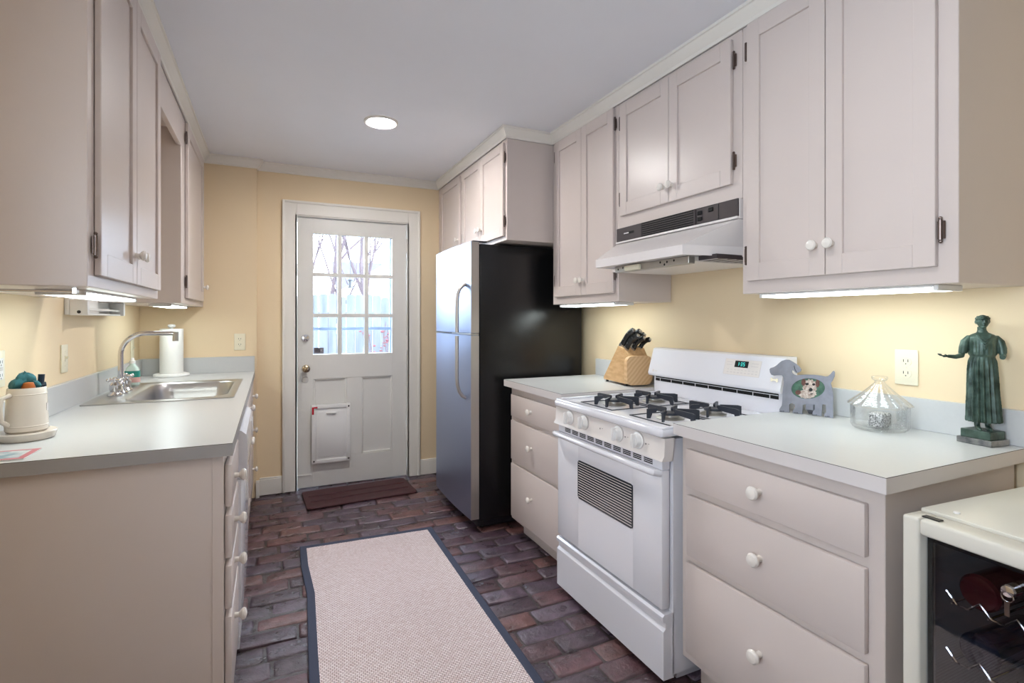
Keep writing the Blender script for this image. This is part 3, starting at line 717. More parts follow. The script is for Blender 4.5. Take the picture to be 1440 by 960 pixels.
# ------------------------------------------------------------------ gas range
st = thing('gas_range', 'white freestanding gas range with four burners between the two right-hand worktops', 'stove', (1.52, 1.755, 0))
SYA, SYB = 1.386, 2.124; FS = right(1.220)
b = B(); b.box(1.262, 1.86, SYA + .006, SYB - .006, .04, .855); b.box(1.30, 1.84, SYA + .03, SYB - .03, .002, .04); b.build('body', M['enamel'], st)
b = B(); b.box(1.205, 1.800, SYA, SYB, .862, .893, .012, 4)
b.box(1.222, 1.80, SYA + .002, SYA + .016, .890, .900, .004, 2); b.box(1.222, 1.80, SYB - .016, SYB - .002, .890, .900, .004, 2); b.box(1.214, 1.232, SYA + .002, SYB - .002, .889, .899, .005, 2)
b.build('cooktop', M['enamel'], st)
# slightly leaning control panel with its lip
b = B(); b.prism([(0.003, .860), (0.006, .800), (0.014, .787), (0.0155, .783), (-.03, .781), (-.04, .860)], lambda u, v, w_: Vector((1.222 - u, w_, v)), SYA - .002, SYB + .004)
cp = b.build('control_panel', M['panelw'], st)
for yk in (1.999, 1.880, 1.641, 1.522):
    b = B(); b.lathe([(.030, 0), (.030, .003), (.0255, .005), (.024, .012), (.021, .02), (.0, .0205)], FS(yk, .0045, .828), (-1, 0, 0), 28)
    b.mi = 0; b.fbox(FS, yk - .0075, yk + .0075, .02, .036, .803, .853, .004, 2)
    kb = b.build('burner_knob', M['white'], st)
    B().lathe([(.031, -.001), (.0315, .002), (.030, .003)], FS(yk, .0043, .828), (-1, 0, 0), 28, caps=False).build('knob_ring', M['lamedge'], kb)
b = B()
for yk in (1.76, 1.595, 1.476):
    b.fbox(FS, yk, yk + .005, .0048, .0054, .822, .827); b.fbox(FS, yk - .016, yk - .010, .0048, .0054, .826, .8275)
b.build('control_marks', M['hoodplastic'], st)
b = B(); b.fbox(FS, 1.400, 2.110, -.035, -.002, .748, .7825, .002, 1); vs = b.build('vent_strip', M['enamel'], st)
b = B()
for i in range(10):
    c = 2.026 - i * (2.026 - 1.474) / 9
    for j in range(3): b.fbox(FS, c - .0235, c + .0235, -.0025, -.0014, .7570 + j * .0066, .7612 + j * .0066)
b.build('vent_slots', M['void'], vs)
od = B()
od.fbox(FS, 1.400, 1.562, -.035, 0, .266, .747, .006, 2); od.fbox(FS, 1.932, 2.116, -.035, 0, .266, .747, .006, 2)
od.fbox(FS, 1.556, 1.938, -.035, -.0006, .268, .4905); od.fbox(FS, 1.556, 1.938, -.035, -.0006, .652, .7455)
odo = od.build('oven_door', M['enamel'], st)
b = B()
pts = rr(1.748, .571, .190, .0835, .014, 0, 5)
b.prism([(p.x, p.y) for p in pts], lambda u, v, w_: Vector((1.220 + .012 - w_, u, v)), 0, .0135); b.build('oven_window', M['ovenglass'], odo)
b = B()
for i in range(15): b.fbox(FS, 1.564, 1.932, .0016, .0019, .496 + i * .0106, .4992 + i * .0106)
b.build('window_lines', M['lamedge'], odo)
b = B(); pts = [FS(1.408, .0, .736), FS(1.412, .026, .742), FS(1.432, .034, .744), FS(1.75, .035, .744), FS(2.08, .034, .744), FS(2.100, .026, .742), FS(2.104, .0, .736)]
b.tube(pts, .0115, 12); b.build('door_handle', M['enamel'], odo)
b = B(); b.prism([(0.0, .030), (0.0, .196), (-.010, .206), (-.010, .226), (0.002, .232), (0.004, .247), (-.004, .254), (-.045, .254), (-.045, .030)], lambda u, v, w_: Vector((1.220 - u, w_, v)), 1.392, 2.120)
b.build('storage_drawer', M['enamel'], st)
# burners and grates
wells = [(1.372, 1.880), (1.590, 1.880), (1.372, 1.528), (1.590, 1.528)]
for i, (bx, by) in enumerate(wells):
    b = B(); b.lathe([(.050, 0), (.052, .003), (.040, .008), (.033, .010), (.033, .016), (.0, .016)], (bx, by, .8932), seg=28)
    bo = b.build('burner', M['alum'], st)
    B().lathe([(.034, 0), (.036, .002), (.036, .006), (.032, .009), (0, .010)], (bx, by, .9095), seg=28).build('burner_cap', M['iron'], bo)
    g = B(); q = .099; zt, zl = .931, .897
    for xa, xb, ya, yb in ((-q, q, -q - .02, -q - .016), (-q, q, q + .016, q + .02), (-q, -q + .004, -q - .02, q + .02), (q - .004, q, -q - .02, q + .02)):
        g.box(bx + xa, bx + xb, by + ya, by + yb, .8935, .8965)
    for a_, ro, ri in ((90, .126, .022), (270, .126, .022), (35, .105, .022), (-35, .105, .022), (150, .088, .048), (210, .088, .048)):
        a = math.radians(a_)
        ca, sa = math.cos(a), math.sin(a)
        poly = [(ri, zt - .004), (ri + .005, zt + .001), (ro - .012, zt), (ro, zt - .003), (ro, .8935), (ro - .014, .8935), (ro - .020, zt - .022), (ri + .02, zt - .018), (ri + .004, zt - .012)]
        g.prism(poly, lambda u, v, w_: Vector((bx + u * ca - w_ * sa, by + u * sa + w_ * ca, v)), -.0035, .0035)
    g.build('pan_grate', M['iron'], st)
# backguard
b = B(); b.box(1.802, 1.868, SYA - .006, SYB + .004, .86, .985, .002, 1); b.build('backguard_base', M['enamel'], st)
b = B(); b.prism([(1.772, .987), (1.778, .981), (1.868, .981), (1.868, 1.122), (1.818, 1.122), (1.806, 1.117), (1.770, .996)], lambda u, v, w_: Vector((u, w_, v)), SYA - .016, SYB + .012)
bg = b.build('backguard', M['enamel'], st)
b = B(); b.box(1.7995, 1.8025, SYA + .014, SYB - .012, .955, .9805); b.build('vent_recess', M['void'], st)
b = B(); b.box(1.7985, 1.7998, SYA + .014, SYB - .012, .969, .9715)
for i in range(9): yy = SYA + .05 + i * .08; b.box(1.7985, 1.7998, yy, yy + .003, .955, .970)
b.build('vent_bars', M['enamel'], st)
# clock panel on the leaning face: frame of reference (origin at face bottom, up along the slope)
fb, ft = Vector((1.770, 0, .996)), Vector((1.806, 0, 1.117)); up = (ft - fb).normalized(); nn = Vector((-up.z, 0, up.x))
def FG(u, w_, v): return Vector((fb.x, u, fb.z)) + up * v + nn * w_
def gbox(b, u0, u1, v0, v1, w0, w1):
    L0 = [FG(u0, w0, v0), FG(u1, w0, v0), FG(u1, w0, v1), FG(u0, w0, v1)]; L1 = [p + nn * (w1 - w0) for p in L0]
    b.loft([L0, L1])
b = B(); gbox(b, 1.475, 1.655, .040, .106, .0002, .0012); ck = b.build('clock_panel', M['panelw'], bg)
b = B(); gbox(b, 1.535, 1.603, .073, .101, .0012, .002); b.build('clock_display', M['void'], ck)
M['led'] = pbr('clock_led', S(40, 200, 190), 0.4, emit=(0.08, 0.75, 0.70, 1), estr=0.9)
b = B()
def seg7(b, u, ch):
    W_, H_, t_ = .0080, .0155, .0016; v0 = .0795
    on = {'1': 'bc', '3': 'abgcd', '5': 'afgcd', '0': 'abcdef', '6': 'afgecd'}[ch]
    R = {'a': (0, W_, H_ - t_, H_), 'g': (0, W_, H_ / 2 - t_ / 2, H_ / 2 + t_ / 2), 'd': (0, W_, 0, t_), 'f': (0, t_, H_ / 2, H_), 'e': (0, t_, 0, H_ / 2), 'b': (W_ - t_, W_, H_ / 2, H_), 'c': (W_ - t_, W_, 0, H_ / 2)}
    for k in on: a = R[k]; gbox(b, u - a[1], u - a[0], v0 + a[2], v0 + a[3], .002, .0024)
seg7(b, 1.590, '1'); seg7(b, 1.573, '3'); seg7(b, 1.560, '5'); gbox(b, 1.5775, 1.5790, .084, .086, .002, .0024); gbox(b, 1.5775, 1.5790, .089, .091, .002, .0024)
b.build('clock_digits', M['led'], ck)
b = B()
for i in range(9):
    gbox(b, 1.484 + i * .018, 1.494 + i * .018, .048, .052, .0012, .0015); gbox(b, 1.484 + i * .018, 1.494 + i * .018, .060, .063, .0012, .0015)
for v in (.08, .092): gbox(b, 1.617, 1.645, v, v + .003, .0012, .0015); gbox(b, 1.485, 1.520, v, v + .003, .0012, .0015)
for q in ((1.474, 1.656, .039, .040), (1.474, 1.656, .106, .107), (1.474, 1.475, .04, .106), (1.655, 1.656, .04, .106)): gbox(b, *q, .0002, .0014)
b.build('keypad_marks', M['lamedge'], ck)
b = B(); gbox(b, 1.405, 1.422, .062, .068, .0002, .006); gbox(b, 1.405, 1.412, .068, .095, .0002, .003); b.build('oven_light_switch', M['white'], bg)
b = B(); b.lathe([(.006, 0), (.006, .0008), (0, .001)], FG(2.100, .0003, .012), nn, 16); gbox(b, 2.07, 2.088, .010, .014, .0003, .001); b.build('maker_badge', M['lamedge'], bg)

# ------------------------------------------------------------------ range hood
hd = thing('range_hood', 'white under-cabinet range hood with a dark control strip above the stove', 'range hood', (1.64, 1.75, 1.50))
HY0, HY1 = 1.378, 2.120
b = B()
b.box(1.566, XR - .002, HY0, HY1, 1.640, 1.7155, .001, 1)
lo = [Vector((1.375, 1.468, 1.508)), Vector((1.375, 2.030, 1.508)), Vector((XR - .002, HY1, 1.508)), Vector((XR - .002, HY0, 1.508))]
ml = [Vector((1.375, 1.468, 1.545)), Vector((1.375, 2.030, 1.545)), Vector((XR - .002, HY1, 1.545)), Vector((XR - .002, HY0, 1.545))]
tp = [Vector((1.560, HY0 + .001, 1.638)), Vector((1.560, HY1 - .001, 1.638)), Vector((XR - .002, HY1 - .001, 1.638)), Vector((XR - .002, HY0 + .001, 1.638))]
b.loft([lo, ml, tp], cap0=False, cap1=True)
# inner faces so the underside is a shallow open pan
li = [Vector((1.383, 1.474, 1.508)), Vector((1.383, 2.024, 1.508)), Vector((XR - .012, HY1 - .012, 1.508)), Vector((XR - .012, HY0 + .012, 1.508))]
pi_ = [Vector((1.388, 1.478, 1.514)), Vector((1.388, 2.020, 1.514)), Vector((XR - .012, HY1 - .014, 1.514)), Vector((XR - .012, HY0 + .014, 1.514))]
b.loft([lo, li, pi_], cap0=False, cap1=True)
hb = b.build('hood_canopy', M['hoodw'], hd, ang=20)
FH = right(1.566)
b = B(); b.fbox(FH, HY0 + .002, HY1 - .002, .0005, .008, 1.650, 1.7155, .0015, 1); hs = b.build('control_strip', M['hoodplastic'], hd)
b = B(); b.fbox(FH, HY0 + .001, HY1 - .001, .0005, .014, 1.640, 1.6495, .003, 2); b.build('strip_lip', M['hoodw'], hd)
b = B()
for j in range(6): b.fbox(FH, 1.600, 1.925, .0075, .0095, 1.657 + j * .0095, 1.660 + j * .0095, 0)
b.fbox(FH, 1.590, 1.597, .0075, .011, 1.651, 1.7145); b.build('louvre', M['hoodplastic'], hs)
b = B(); b.fbox(FH, 1.598, 1.928, .0078, .0084, 1.652, 1.7145); b.build('louvre_gap', M['void'], hs)
b = B(); b.fbox(FH, 1.982, 2.062, .0078, .0092, 1.679, 1.690, .0005, 1); b.build('badge_slot', M['void'], hs)
b = B(); b.fbox(FH, 2.020, 2.058, .0092, .0100, 1.6815, 1.6875); b.build('maker_badge', M['lamedge'], hs)
b = B()
for a, c, z0, z1 in ((1.470, 1.585, 1.6525, 1.654), (1.470, 1.585, 1.7115, 1.713), (1.470, 1.472, 1.654, 1.7115), (1.583, 1.585, 1.654, 1.7115)): b.fbox(FH, a, c, .0078, .0092, z0, z1)
b.build('switch_frame', M['dark'], hs)
b = B()
for yk, zk in ((1.565, 1.694), (1.565, 1.670), (1.508, 1.697)): b.fbox(FH, yk - .012, yk + .012, .0078, .0125, zk - .008, zk + .008, .002, 1)
b.build('rocker_switch', M['void'], hs)
b = B(); b.box(1.50, 1.80, 1.425, 1.515, 1.496, 1.5135, .001, 1); b.build('grease_filter', M['hoodplastic'], hd)
b = B(); b.box(1.49, 1.86, 1.53, 2.06, 1.494, 1.5135, .002, 1); b.build('underside_plate', M['panelw'], hd)
b = B()
for k in range(6): b.box(1.505 + k * .048, 1.510 + k * .048, 1.427, 1.513, 1.4945, 1.4962)
b.build('filter_ribs', M['lamedge'], hd)
b = B(); b.box(1.455, 1.488, 1.52, 1.99, 1.484, 1.5135, .002, 1); lb = b.build('lamp_bracket', M['alum'], hd)
b = B(); b.box(1.438, 1.4545, 1.80, 1.90, 1.486, 1.508, .004, 2); b.build('hood_lamp_lens', M['ivory'], lb)
b = B()
for yy, zz in ((1.64, 1.501), (1.68, 1.503), (1.655, 1.492), (1.60, 1.503), (1.93, 1.503), (1.965, 1.498)): b.lathe([(.005, 0), (0, .001)], (1.4548, yy, zz), (-1, 0, 0), 10)
b.build('bracket_hole', M['void'], lb)

# ------------------------------------------------------------------ refrigerator
fr = thing('refrigerator', 'tall top-freezer refrigerator with steel doors and black side', 'refrigerator', (1.46, 3.27, 0))
FY0, FY1 = 2.908, 3.622
b = B(); b.box(1.140, 1.862, FY0, FY1, .055, 1.722, .006, 2); b.build('cabinet', M['black'], fr)
b = B(); b.box(1.165, 1.84, FY0 + .02, FY1 - .02, .012, .055); b.box(1.128, 1.165, FY0 + .01, FY1 - .01, .022, .062, .003)
b.build('toe_grille', M['dark'], fr)
b = B()
for yy in (FY0 + .05, FY1 - .05): b.cyl((1.17, yy, .001), (1.17, yy, .02), .016); b.cyl((1.80, yy, .001), (1.80, yy, .02), .016)
b.build('foot', M['dark'], fr)
def fdoor(nm, z0, z1):
    n = 14; secs = []
    def sec(z):
        L_ = []
        for i in range(n + 1):
            k = i / n; y = FY0 - .002 + (FY1 - FY0 + .004) * k; bow = .012 * (1 - (2 * k - 1) ** 2)
            L_.append(Vector((1.083 - bow, y, z)))
        L_.append(Vector((1.132, FY1 + .002, z))); L_.append(Vector((1.132, FY0 - .002, z)))
        return L_
    s0, s1 = sec(z0), sec(z1)
    d = B().loft([s0, s1]).build(nm, M['steelfridge'], fr, ang=25)
    b = B(); b.box(1.082, 1.1325, FY0 - .004, FY0 - .0021, z0 + .001, z1 - .001); b.build('door_edge', M['steelcap'], d)
    b = B(); b.box(1.1322, 1.1395, FY0 + .008, FY1 - .008, z0 + .006, z1 - .006); b.build('gasket', M['dark'], d)
    return d
f1 = fdoor('freezer_door', 1.186, 1.733); f2 = fdoor('fresh_food_door', .070, 1.172)
b = B(); b.box(1.080, 1.1318, FY0 - .006, FY1 + .002, 1.1735, 1.1845, .002, 1); b.build('door_divider', M['steel'], fr)
b = B(); b.box(1.0765, 1.0798, FY0 + .35, FY1 - .01, 1.1765, 1.1815, .001, 1); b.build('divider_trim', M['dark'], fr)
def fhandle(par, zs):
    y = FY0 + .085
    pts = [(1.0805 - o, y, z) for o, z in zs]
    B().tube(pts, .0135, 12, flat=0.8).build('door_handle', M['steelcap'], par)
fhandle(f1, [(.0, 1.482), (.020, 1.474), (.040, 1.452), (.052, 1.42), (.056, 1.38), (.057, 1.30), (.057, 1.190)])
fhandle(f2, [(.057, 1.168), (.057, 1.05), (.057, .92), (.054, .875), (.042, .830), (.022, .802), (.0, .790)])
b = B(); b.box(1.095, 1.20, FY1 - .05, FY1 - .005, 1.7335, 1.746, .003); b.box(1.095, 1.19, FY0 + .006, FY0 + .04, 1.7335, 1.741, .003); b.build('top_hinge', M['dark'], fr)
b = B(); b.box(1.079, 1.0835, FY1 - .020, FY1 - .008, 1.502, 1.530, .001, 1); b.build('maker_badge', M['lamedge'], f1)

# ------------------------------------------------------------------ wine cooler (local frame: +x towards the right wall, -y towards the room end)
wc = thing('wine_cooler', 'white glass-door wine cooler at the bottom right beside the drawer cabinet', 'wine cooler', (1.250, 0.668, 0), math.radians(-3.5))
WW, WD, WH = 0.49, 0.55, 0.848
b = B()
b.box(.072, WD, -.022, 0, .03, .842, .002, 1); b.box(.072, WD, -WW, -WW + .022, .03, .842, .002, 1); b.box(.072, WD, -WW + .022, -.022, .03, .06); b.box(WD - .02, WD, -WW + .022, -.022, .06, .82)
b.box(.066, WD + .002, -WW - .002, .002, .820, .850, .004, 2); b.build('cabinet', M['cooler'], wc, local=True)
b = B(); b.box(.074, WD - .021, -.0235, -.0221, .061, .8195); b.box(.074, WD - .021, -WW + .0221, -WW + .0235, .061, .8195); b.box(WD - .022, WD - .0205, -WW + .0235, -.0235, .061, .8195); b.box(.074, WD - .021, -WW + .0235, -.0235, .0605, .062); b.box(.074, WD - .021, -WW + .0235, -.0235, .818, .8196)
b.build('liner', M['coolerin'], wc, local=True)
b = B()
f = .034
for q in ((-f, 0, .035, .846), (-WW, -WW + f, .035, .846), (-WW + f, -f, .846 - f, .846), (-WW + f, -f, .035, .035 + f)): b.box(0, .060, q[0], q[1], q[2], q[3], .006, 3)
wd_ = b.build('door', M['cooler'], wc, local=True)
B().box(.024, .028, -WW + f - .002, -f + .002, .035 + f - .002, .846 - f + .002).build('door_glass', M['coolglass'], wd_, local=True)
b = B()
iy0, iy1, iz0, iz1 = -WW + f, -f, .035 + f, .846 - f
for q in ((iy1 - .010, iy1, iz0, iz1), (iy0, iy0 + .010, iz0, iz1), (iy0, iy1, iz1 - .016, iz1), (iy0, iy1, iz0, iz0 + .016)): b.box(.0285, .031, *q)
b.build('glass_border', M['void'], wd_, local=True)
b = B(); b.box(.018, .034, -.062, -.028, .846, .8485, .001, 1); b.build('hinge_plate', M['dark'], wd_, local=True)
b = B(); b.cyl((.10, -.05, .8495), (.10, -.05, .8525), .006); b.build('top_screw', M['white'], wc, local=True)
for k, z in enumerate((.66, .535, .41, .285, .16)):
    r = B()
    zz = z
    ys = [-.030 - i * .06 for i in range(8)]
    # scalloped front wire and straight cross wires
    pts = []
    for i in range(8):
        yc = -.030 - i * .0615
        pts += [(.10, yc, zz + .014), (.10, yc - .020, zz - .008), (.10, yc - .041, zz - .008)]
    pts = [p for p in pts if p[1] > -WW + .026]
    r.tube(pts, .0028, 6); r.tube([(.42, p[1], p[2]) for p in pts], .0028, 6)
    for i in range(7): r.tube([(.10, -.040 - i * .066, zz - .010), (.42, -.040 - i * .066, zz - .010)], .0022, 6)
    r.build('wire_shelf', M['chrome'], wc, local=True)
def bottle(label, yl, z, g, lab, x0=0.105, flip=False):
    t = thing('wine_bottle', label, 'bottle', Vector((1.250, 0.668, 0)) + Matrix.Rotation(math.radians(-3.5), 3, 'Z') @ Vector((x0, yl, z)), math.radians(-3.5), 'bottles in the wine cooler')
    prof = [(0, .004), (.02, 0), (.033, .002), (.0375, .008), (.0375, .19), (.034, .205), (.020, .232), (.0145, .25), (.0140, .29), (.0155, .292), (.0155, .30), (0, .302)]
    B().lathe(prof, (0, 0, 0), (1, 0, 0), 24).build('glass_body', g, t, local=True)
    if lab: B().lathe([(.0379, .06), (.0379, .165)], (0, 0, 0), (1, 0, 0), 24, caps=False).build('label', lab, t, local=True)
    B().lathe([(.0150, .245), (.0146, .289), (.0162, .2915), (.0162, .303), (0, .3035)], (0, 0, 0), (1, 0, 0), 20, caps=False).build('capsule', M['red'] if g is M['gred'] else M['dark'], t, local=True)
M['gred'] = pbr('dark_red_glass', S(78, 18, 26), 0.08, spec=0.7); M['gblk'] = pbr('black_green_glass', S(16, 20, 18), 0.08, spec=0.7); M['gblu'] = pbr('dark_blue_glass', S(18, 30, 52), 0.08, spec=.7)
M['labw'] = pbr('pale_label', S(190, 188, 182), 0.7); M['laby'] = pbr('yellow_green_label', S(170, 168, 84), 0.7)
bottle('dark red bottle lying on the top rack of the wine cooler, nearest the hinge', -.085, .692, M['gred'], None)
bottle('dark red bottle on the top rack of the wine cooler with a yellow label', -.205, .692, M['gred'], M['laby'])
bottle('dark red bottle at the right of the top rack of the wine cooler', -.330, .692, M['gred'], None)
bottle('blue-black bottle on the second rack of the wine cooler, nearest the hinge', -.085, .567, M['gblu'], None)
bottle('blue-black bottle on the second rack of the wine cooler with a yellow label', -.205, .567, M['gblu'], M['laby'])
bottle('black bottle with a pale label on the third rack of the wine cooler', -.120, .442, M['gblk'], M['labw'])
bottle('black bottle on the third rack of the wine cooler beside the pale-labelled one', -.260, .442, M['gblk'], None)
bottle('blue-black bottle on the fourth rack of the wine cooler', -.190, .317, M['gblu'], None)
# key and ring hanging from the cooler's lock
ky = thing('lock_key', 'small key on a chrome ring hanging at the wine cooler lock', 'key', Vector((1.250, 0.668, 0)) + Matrix.Rotation(math.radians(-3.5), 3, 'Z') @ Vector((-.004, -.185, .70)), math.radians(-3.5))
b = B(); b.tube([(.0, .009 * math.cos(a), .056 + .009 * math.sin(a)) for a in [2 * PI * i / 20 for i in range(20)] + [0.001]], .0014, 6); b.build('key_ring', M['chrome'], ky, local=True)
b = B(); b.cyl((.0275, 0, .066), (.004, 0, .066), .011, seg=20); b.lathe([(.012, 0), (.010, .004), (0, .006)], (.0045, 0, .066), (-1, 0, 0), 20); b.build('lock_barrel', M['chrome'], ky, local=True)
b = B(); b.box(-.001, .001, -.004, .004, .020, .047, .0005, 1); b.build('key_blade', M['bronze'], ky, local=True)
# ------------------------------------------------------------------ on the right-hand worktops
CZ = .9145
# knife block, front slab facing the camera
kb = thing('knife_block', 'oak knife block with laminated front panel on the small worktop beside the stove', 'knife block', (1.762, 2.200, CZ), math.radians(-8))
b = B(); b.prism([(.020, .012), (.272, .012), (.272, .026), (.105, .208), (.060, .200), (.020, .150)], lambda u, v, w_: Vector((w_, u, v)), -.066, .066); b.build('slanted_block', M['wood'], kb, local=True)
b = B(); pts = rr(0, .084, .076, .076, .034, 0, 6); b.prism([(p.x, p.y) for p in pts], lambda u, v, w_: Vector((u, w_, v)), -.008, .0195); b.build('front_panel', M['grain'], kb, local=True)
b = B()
for xx in (-.055, .055):
    for yy in (.04, .25): b.cyl((xx, yy, .0005), (xx, yy, .012), .008)
b.build('foot', M['dark'], kb, local=True)
KBM = Matrix.Translation((1.762, 2.200, CZ)) @ Matrix.Rotation(math.radians(-8), 4, 'Z')
def knife(label, x, y, z, L_, r, lean):
    p = KBM @ Vector((x, y, z)); t = thing('kitchen_knife', label, 'knife', p, math.radians(-8), 'knives in the oak block')
    d = Vector((lean + .22, -.75, .72)).normalized(); s = Vector((1, 0, 0))
    n = d.cross(s).normalized()
    pts = [d * (L_ * k) + n * (.010 * math.sin(PI * k) - .012 * max(0, k - .75)) for k in (0, .15, .3, .5, .7, .85, .95, 1.0)]
    B().tube(pts, r, 12, radii=[r * q for q in (.95, .9, .85, .95, .95, 1.05, 1.0, .6)], flat=1.35).build('handle', M['knife'], t, local=True)
    b = B(); b.tube([pts[0] - d * .016, pts[0] + d * .004], r * 1.02, 12, flat=1.4); b.build('bolster', M['steel'], t, local=True)
    b = B(); b.tube([pts[-1] - d * .005, pts[-1] + d * .003], r * .75, 12); 
    for k in (2, 4):
        b.lathe([(.0028, 0), (.0028, .0012), (0, .0014)], pts[k] - Vector((r * .98, 0, 0)), (-1, 0, 0), 10)
    b.build('rivets', M['steel'], t, local=True)
knife('black-handled knife at the back left of the knife block, standing tallest', -.046, .090, .218, .118, .0125, -.05)
knife('black-handled knife in the middle back of the knife block, beside the tallest', -.012, .092, .218, .112, .0125, 0.06)
knife('black-handled knife at the front left of the knife block', -.040, .058, .200, .108, .0118, .03)
knife('short black-handled knife at the centre front of the knife block', .000, .056, .198, .092, .0112, .10)
knife('black-handled knife right of centre in the knife block', .022, .088, .214, .092, .0112, .10)
knife('small black-handled knife leaning at the right end of the knife block', .048, .066, .202, .074, .010, .22)

# dog-shaped picture frame
dg = thing('dog_picture_frame', 'pewter dog-shaped picture frame with an oval dog photo, beside the stove', 'picture frame', (1.766, 1.370, CZ), math.atan2(-.168, .063))
OX, OY, KX, KY = 180.0, 560.0, .180 / 485, .200 / 485
def dp(x, y): return ((x - OX) * KX, ((560 + (x - 180) * 57 / 485.0) - y) * KY)
raw = [(180, 560), (182, 535), (205, 500), (210, 460), (212, 400), (218, 330), (222, 280), (218, 238), (205, 222), (170, 218), (130, 220), (105, 212), (90, 190), (86, 160), (96, 148), (125, 142), (155, 126), (180, 105), (205, 88), (240, 80), (275, 84), (310, 105), (345, 130), (372, 155), (388, 182), (378, 198), (355, 206), (338, 208), (322, 192), (308, 178), (300, 188), (302, 205), (320, 220), (345, 228), (420, 226), (500, 232), (560, 242), (600, 252), (622, 250), (645, 232), (660, 210), (672, 205), (680, 222), (676, 255), (660, 290), (645, 312), (650, 335), (662, 375), (666, 430), (664, 500), (666, 560), (665, 617), (590, 605), (592, 580), (608, 560), (602, 500), (575, 495), (568, 560), (566, 600), (486, 590), (488, 560), (506, 540), (508, 500), (480, 492), (430, 490), (400, 500), (396, 560), (396, 582), (306, 572), (308, 548), (328, 525), (326, 495), (300, 480), (278, 490), (276, 530), (276, 568)]
poly = [dp(*p) for p in raw]
ov = [dp(445 + 150 * math.cos(2 * PI * i / 40), 352 + 92 * math.sin(2 * PI * i / 40) + 0.0) for i in range(40)]
def plate_with_hole(outer, hole, y0, y1):
    bm = bmesh.new()
    def ring(pts): 
        vs = [bm.verts.new((u, y0, v)) for u, v in pts]; return [bm.edges.new((vs[i], vs[(i + 1) % len(vs)])) for i in range(len(vs))]
    E = ring(outer) + ring(hole)
    r = bmesh.ops.triangle_fill(bm, use_beauty=True, use_dissolve=False, edges=E)
    fs = [g for g in r['geom'] if isinstance(g, bmesh.types.BMFace)]
    ex = bmesh.ops.extrude_face_region(bm, geom=fs)
    bmesh.ops.translate(bm, verts=[v for v in ex['geom'] if isinstance(v, bmesh.types.BMVert)], vec=(0, y1 - y0, 0))
    o = B(); o.bm.free(); o.bm = bm; return o
plate_with_hole(poly, ov, 0, .005).build('dog_plate', M['pewter'], dg, local=True, ang=30)
M['ph_green'] = pbr('photo_green', S(74, 112, 92), 0.4, col2=S(50, 80, 66), vscale=60); M['ph_fur'] = pbr('photo_fur', S(206, 194, 184), 0.5, col2=S(150, 128, 116), vscale=160)
M['ph_brown'] = pbr('photo_brown', S(104, 66, 56), 0.5, var=.4, vscale=120); M['ph_black'] = pbr('photo_black', S(18, 16, 18), 0.4)
ph = thing('tmp', '', '') if False else None
b = B(); b.prism([(u, v) for u, v in [dp(445 + 154 * math.cos(2 * PI * i / 40), 352 + 96 * math.sin(2 * PI * i / 40)) for i in range(40)]], lambda u, v, w_: Vector((u, w_, v)), .0036, .0048)
pho = b.build('photo', M['ph_green'], dg, local=True)
def blob(b, x, y, rx, ry, w0, n=20, jag=0):
    pts = []
    for i in range(n):
        k = 1 + (jag * (1 if i % 2 else -1)); pts.append(dp(x + rx * k * math.cos(2 * PI * i / n), y + ry * k * math.sin(2 * PI * i / n)))
    b.prism(pts, lambda u, v, w_: Vector((u, w_, v)), w0, w0 + .0004)
b = B(); blob(b, 440, 400, 80, 42, .0032, 24, .06); blob(b, 460, 345, 62, 74, .0030, 26, .07); b.build('photo_dog', M['ph_fur'], pho, local=True)
b = B(); blob(b, 405, 295, 20, 32, .0026, 16, .08); blob(b, 530, 310, 18, 36, .0026, 16, .08); blob(b, 355, 385, 26, 22, .0026, 14, .08); b.build('photo_dog_ears', M['ph_brown'], pho, local=True)
b = B(); blob(b, 437, 312, 16, 11, .0022); blob(b, 496, 318, 14, 11, .0022); blob(b, 470, 365, 17, 16, .0022); blob(b, 478, 402, 14, 4, .0022); b.build('photo_dog_face', M['ph_black'], pho, local=True)
b = B(); p = [dp(x, y) for x, y in ((322, 140), (328, 172), (345, 200))]; b.tube([Vector((u, -.0006, v)) for u, v in p], .0010, 6)
for x in (200, 330, 500, 608): 
    for q in (0, 14, 28): blob(b, x + q - 6, 552 + (x - 180) * .117, 4, 6, -.0003, 10)
b.build('engraved_lines', M['ph_black'], dg, local=True)
b = B(); c = dp(130, 262)
for sx, sy in ((-1, -1), (-1, 1), (1, -1), (1, 1)):
    pts = [Vector((c[0] + sx * .0095 + .0042 * math.cos(a), -.001, c[1] + sy * .0032 - .004 * sx * .3 + .0042 * math.sin(a))) for a in [2 * PI * i / 12 for i in range(13)]]
    b.prism([(p.x, p.z) for p in pts[:-1]], lambda u, v, w_: Vector((u, w_, v)), .0015, .0032)
b.box(c[0] - .0095, c[0] + .0095, .0014, .0033, c[1] - .003, c[1] + .003); b.tube([Vector((c[0], .0024, c[1] + .003)), Vector((c[0], .0024, dp(130, 222)[1] + .001))], .0006, 6)
b.build('bone_charm', M['ivory'], dg, local=True)
b = B(); b.prism([(.005, .02), (.045, .0), (.047, .002), (.006, .11)], lambda u, v, w_: Vector((w_, u, v)), .09, .115); b.build('easel_back', M['pewter'], dg, local=True)

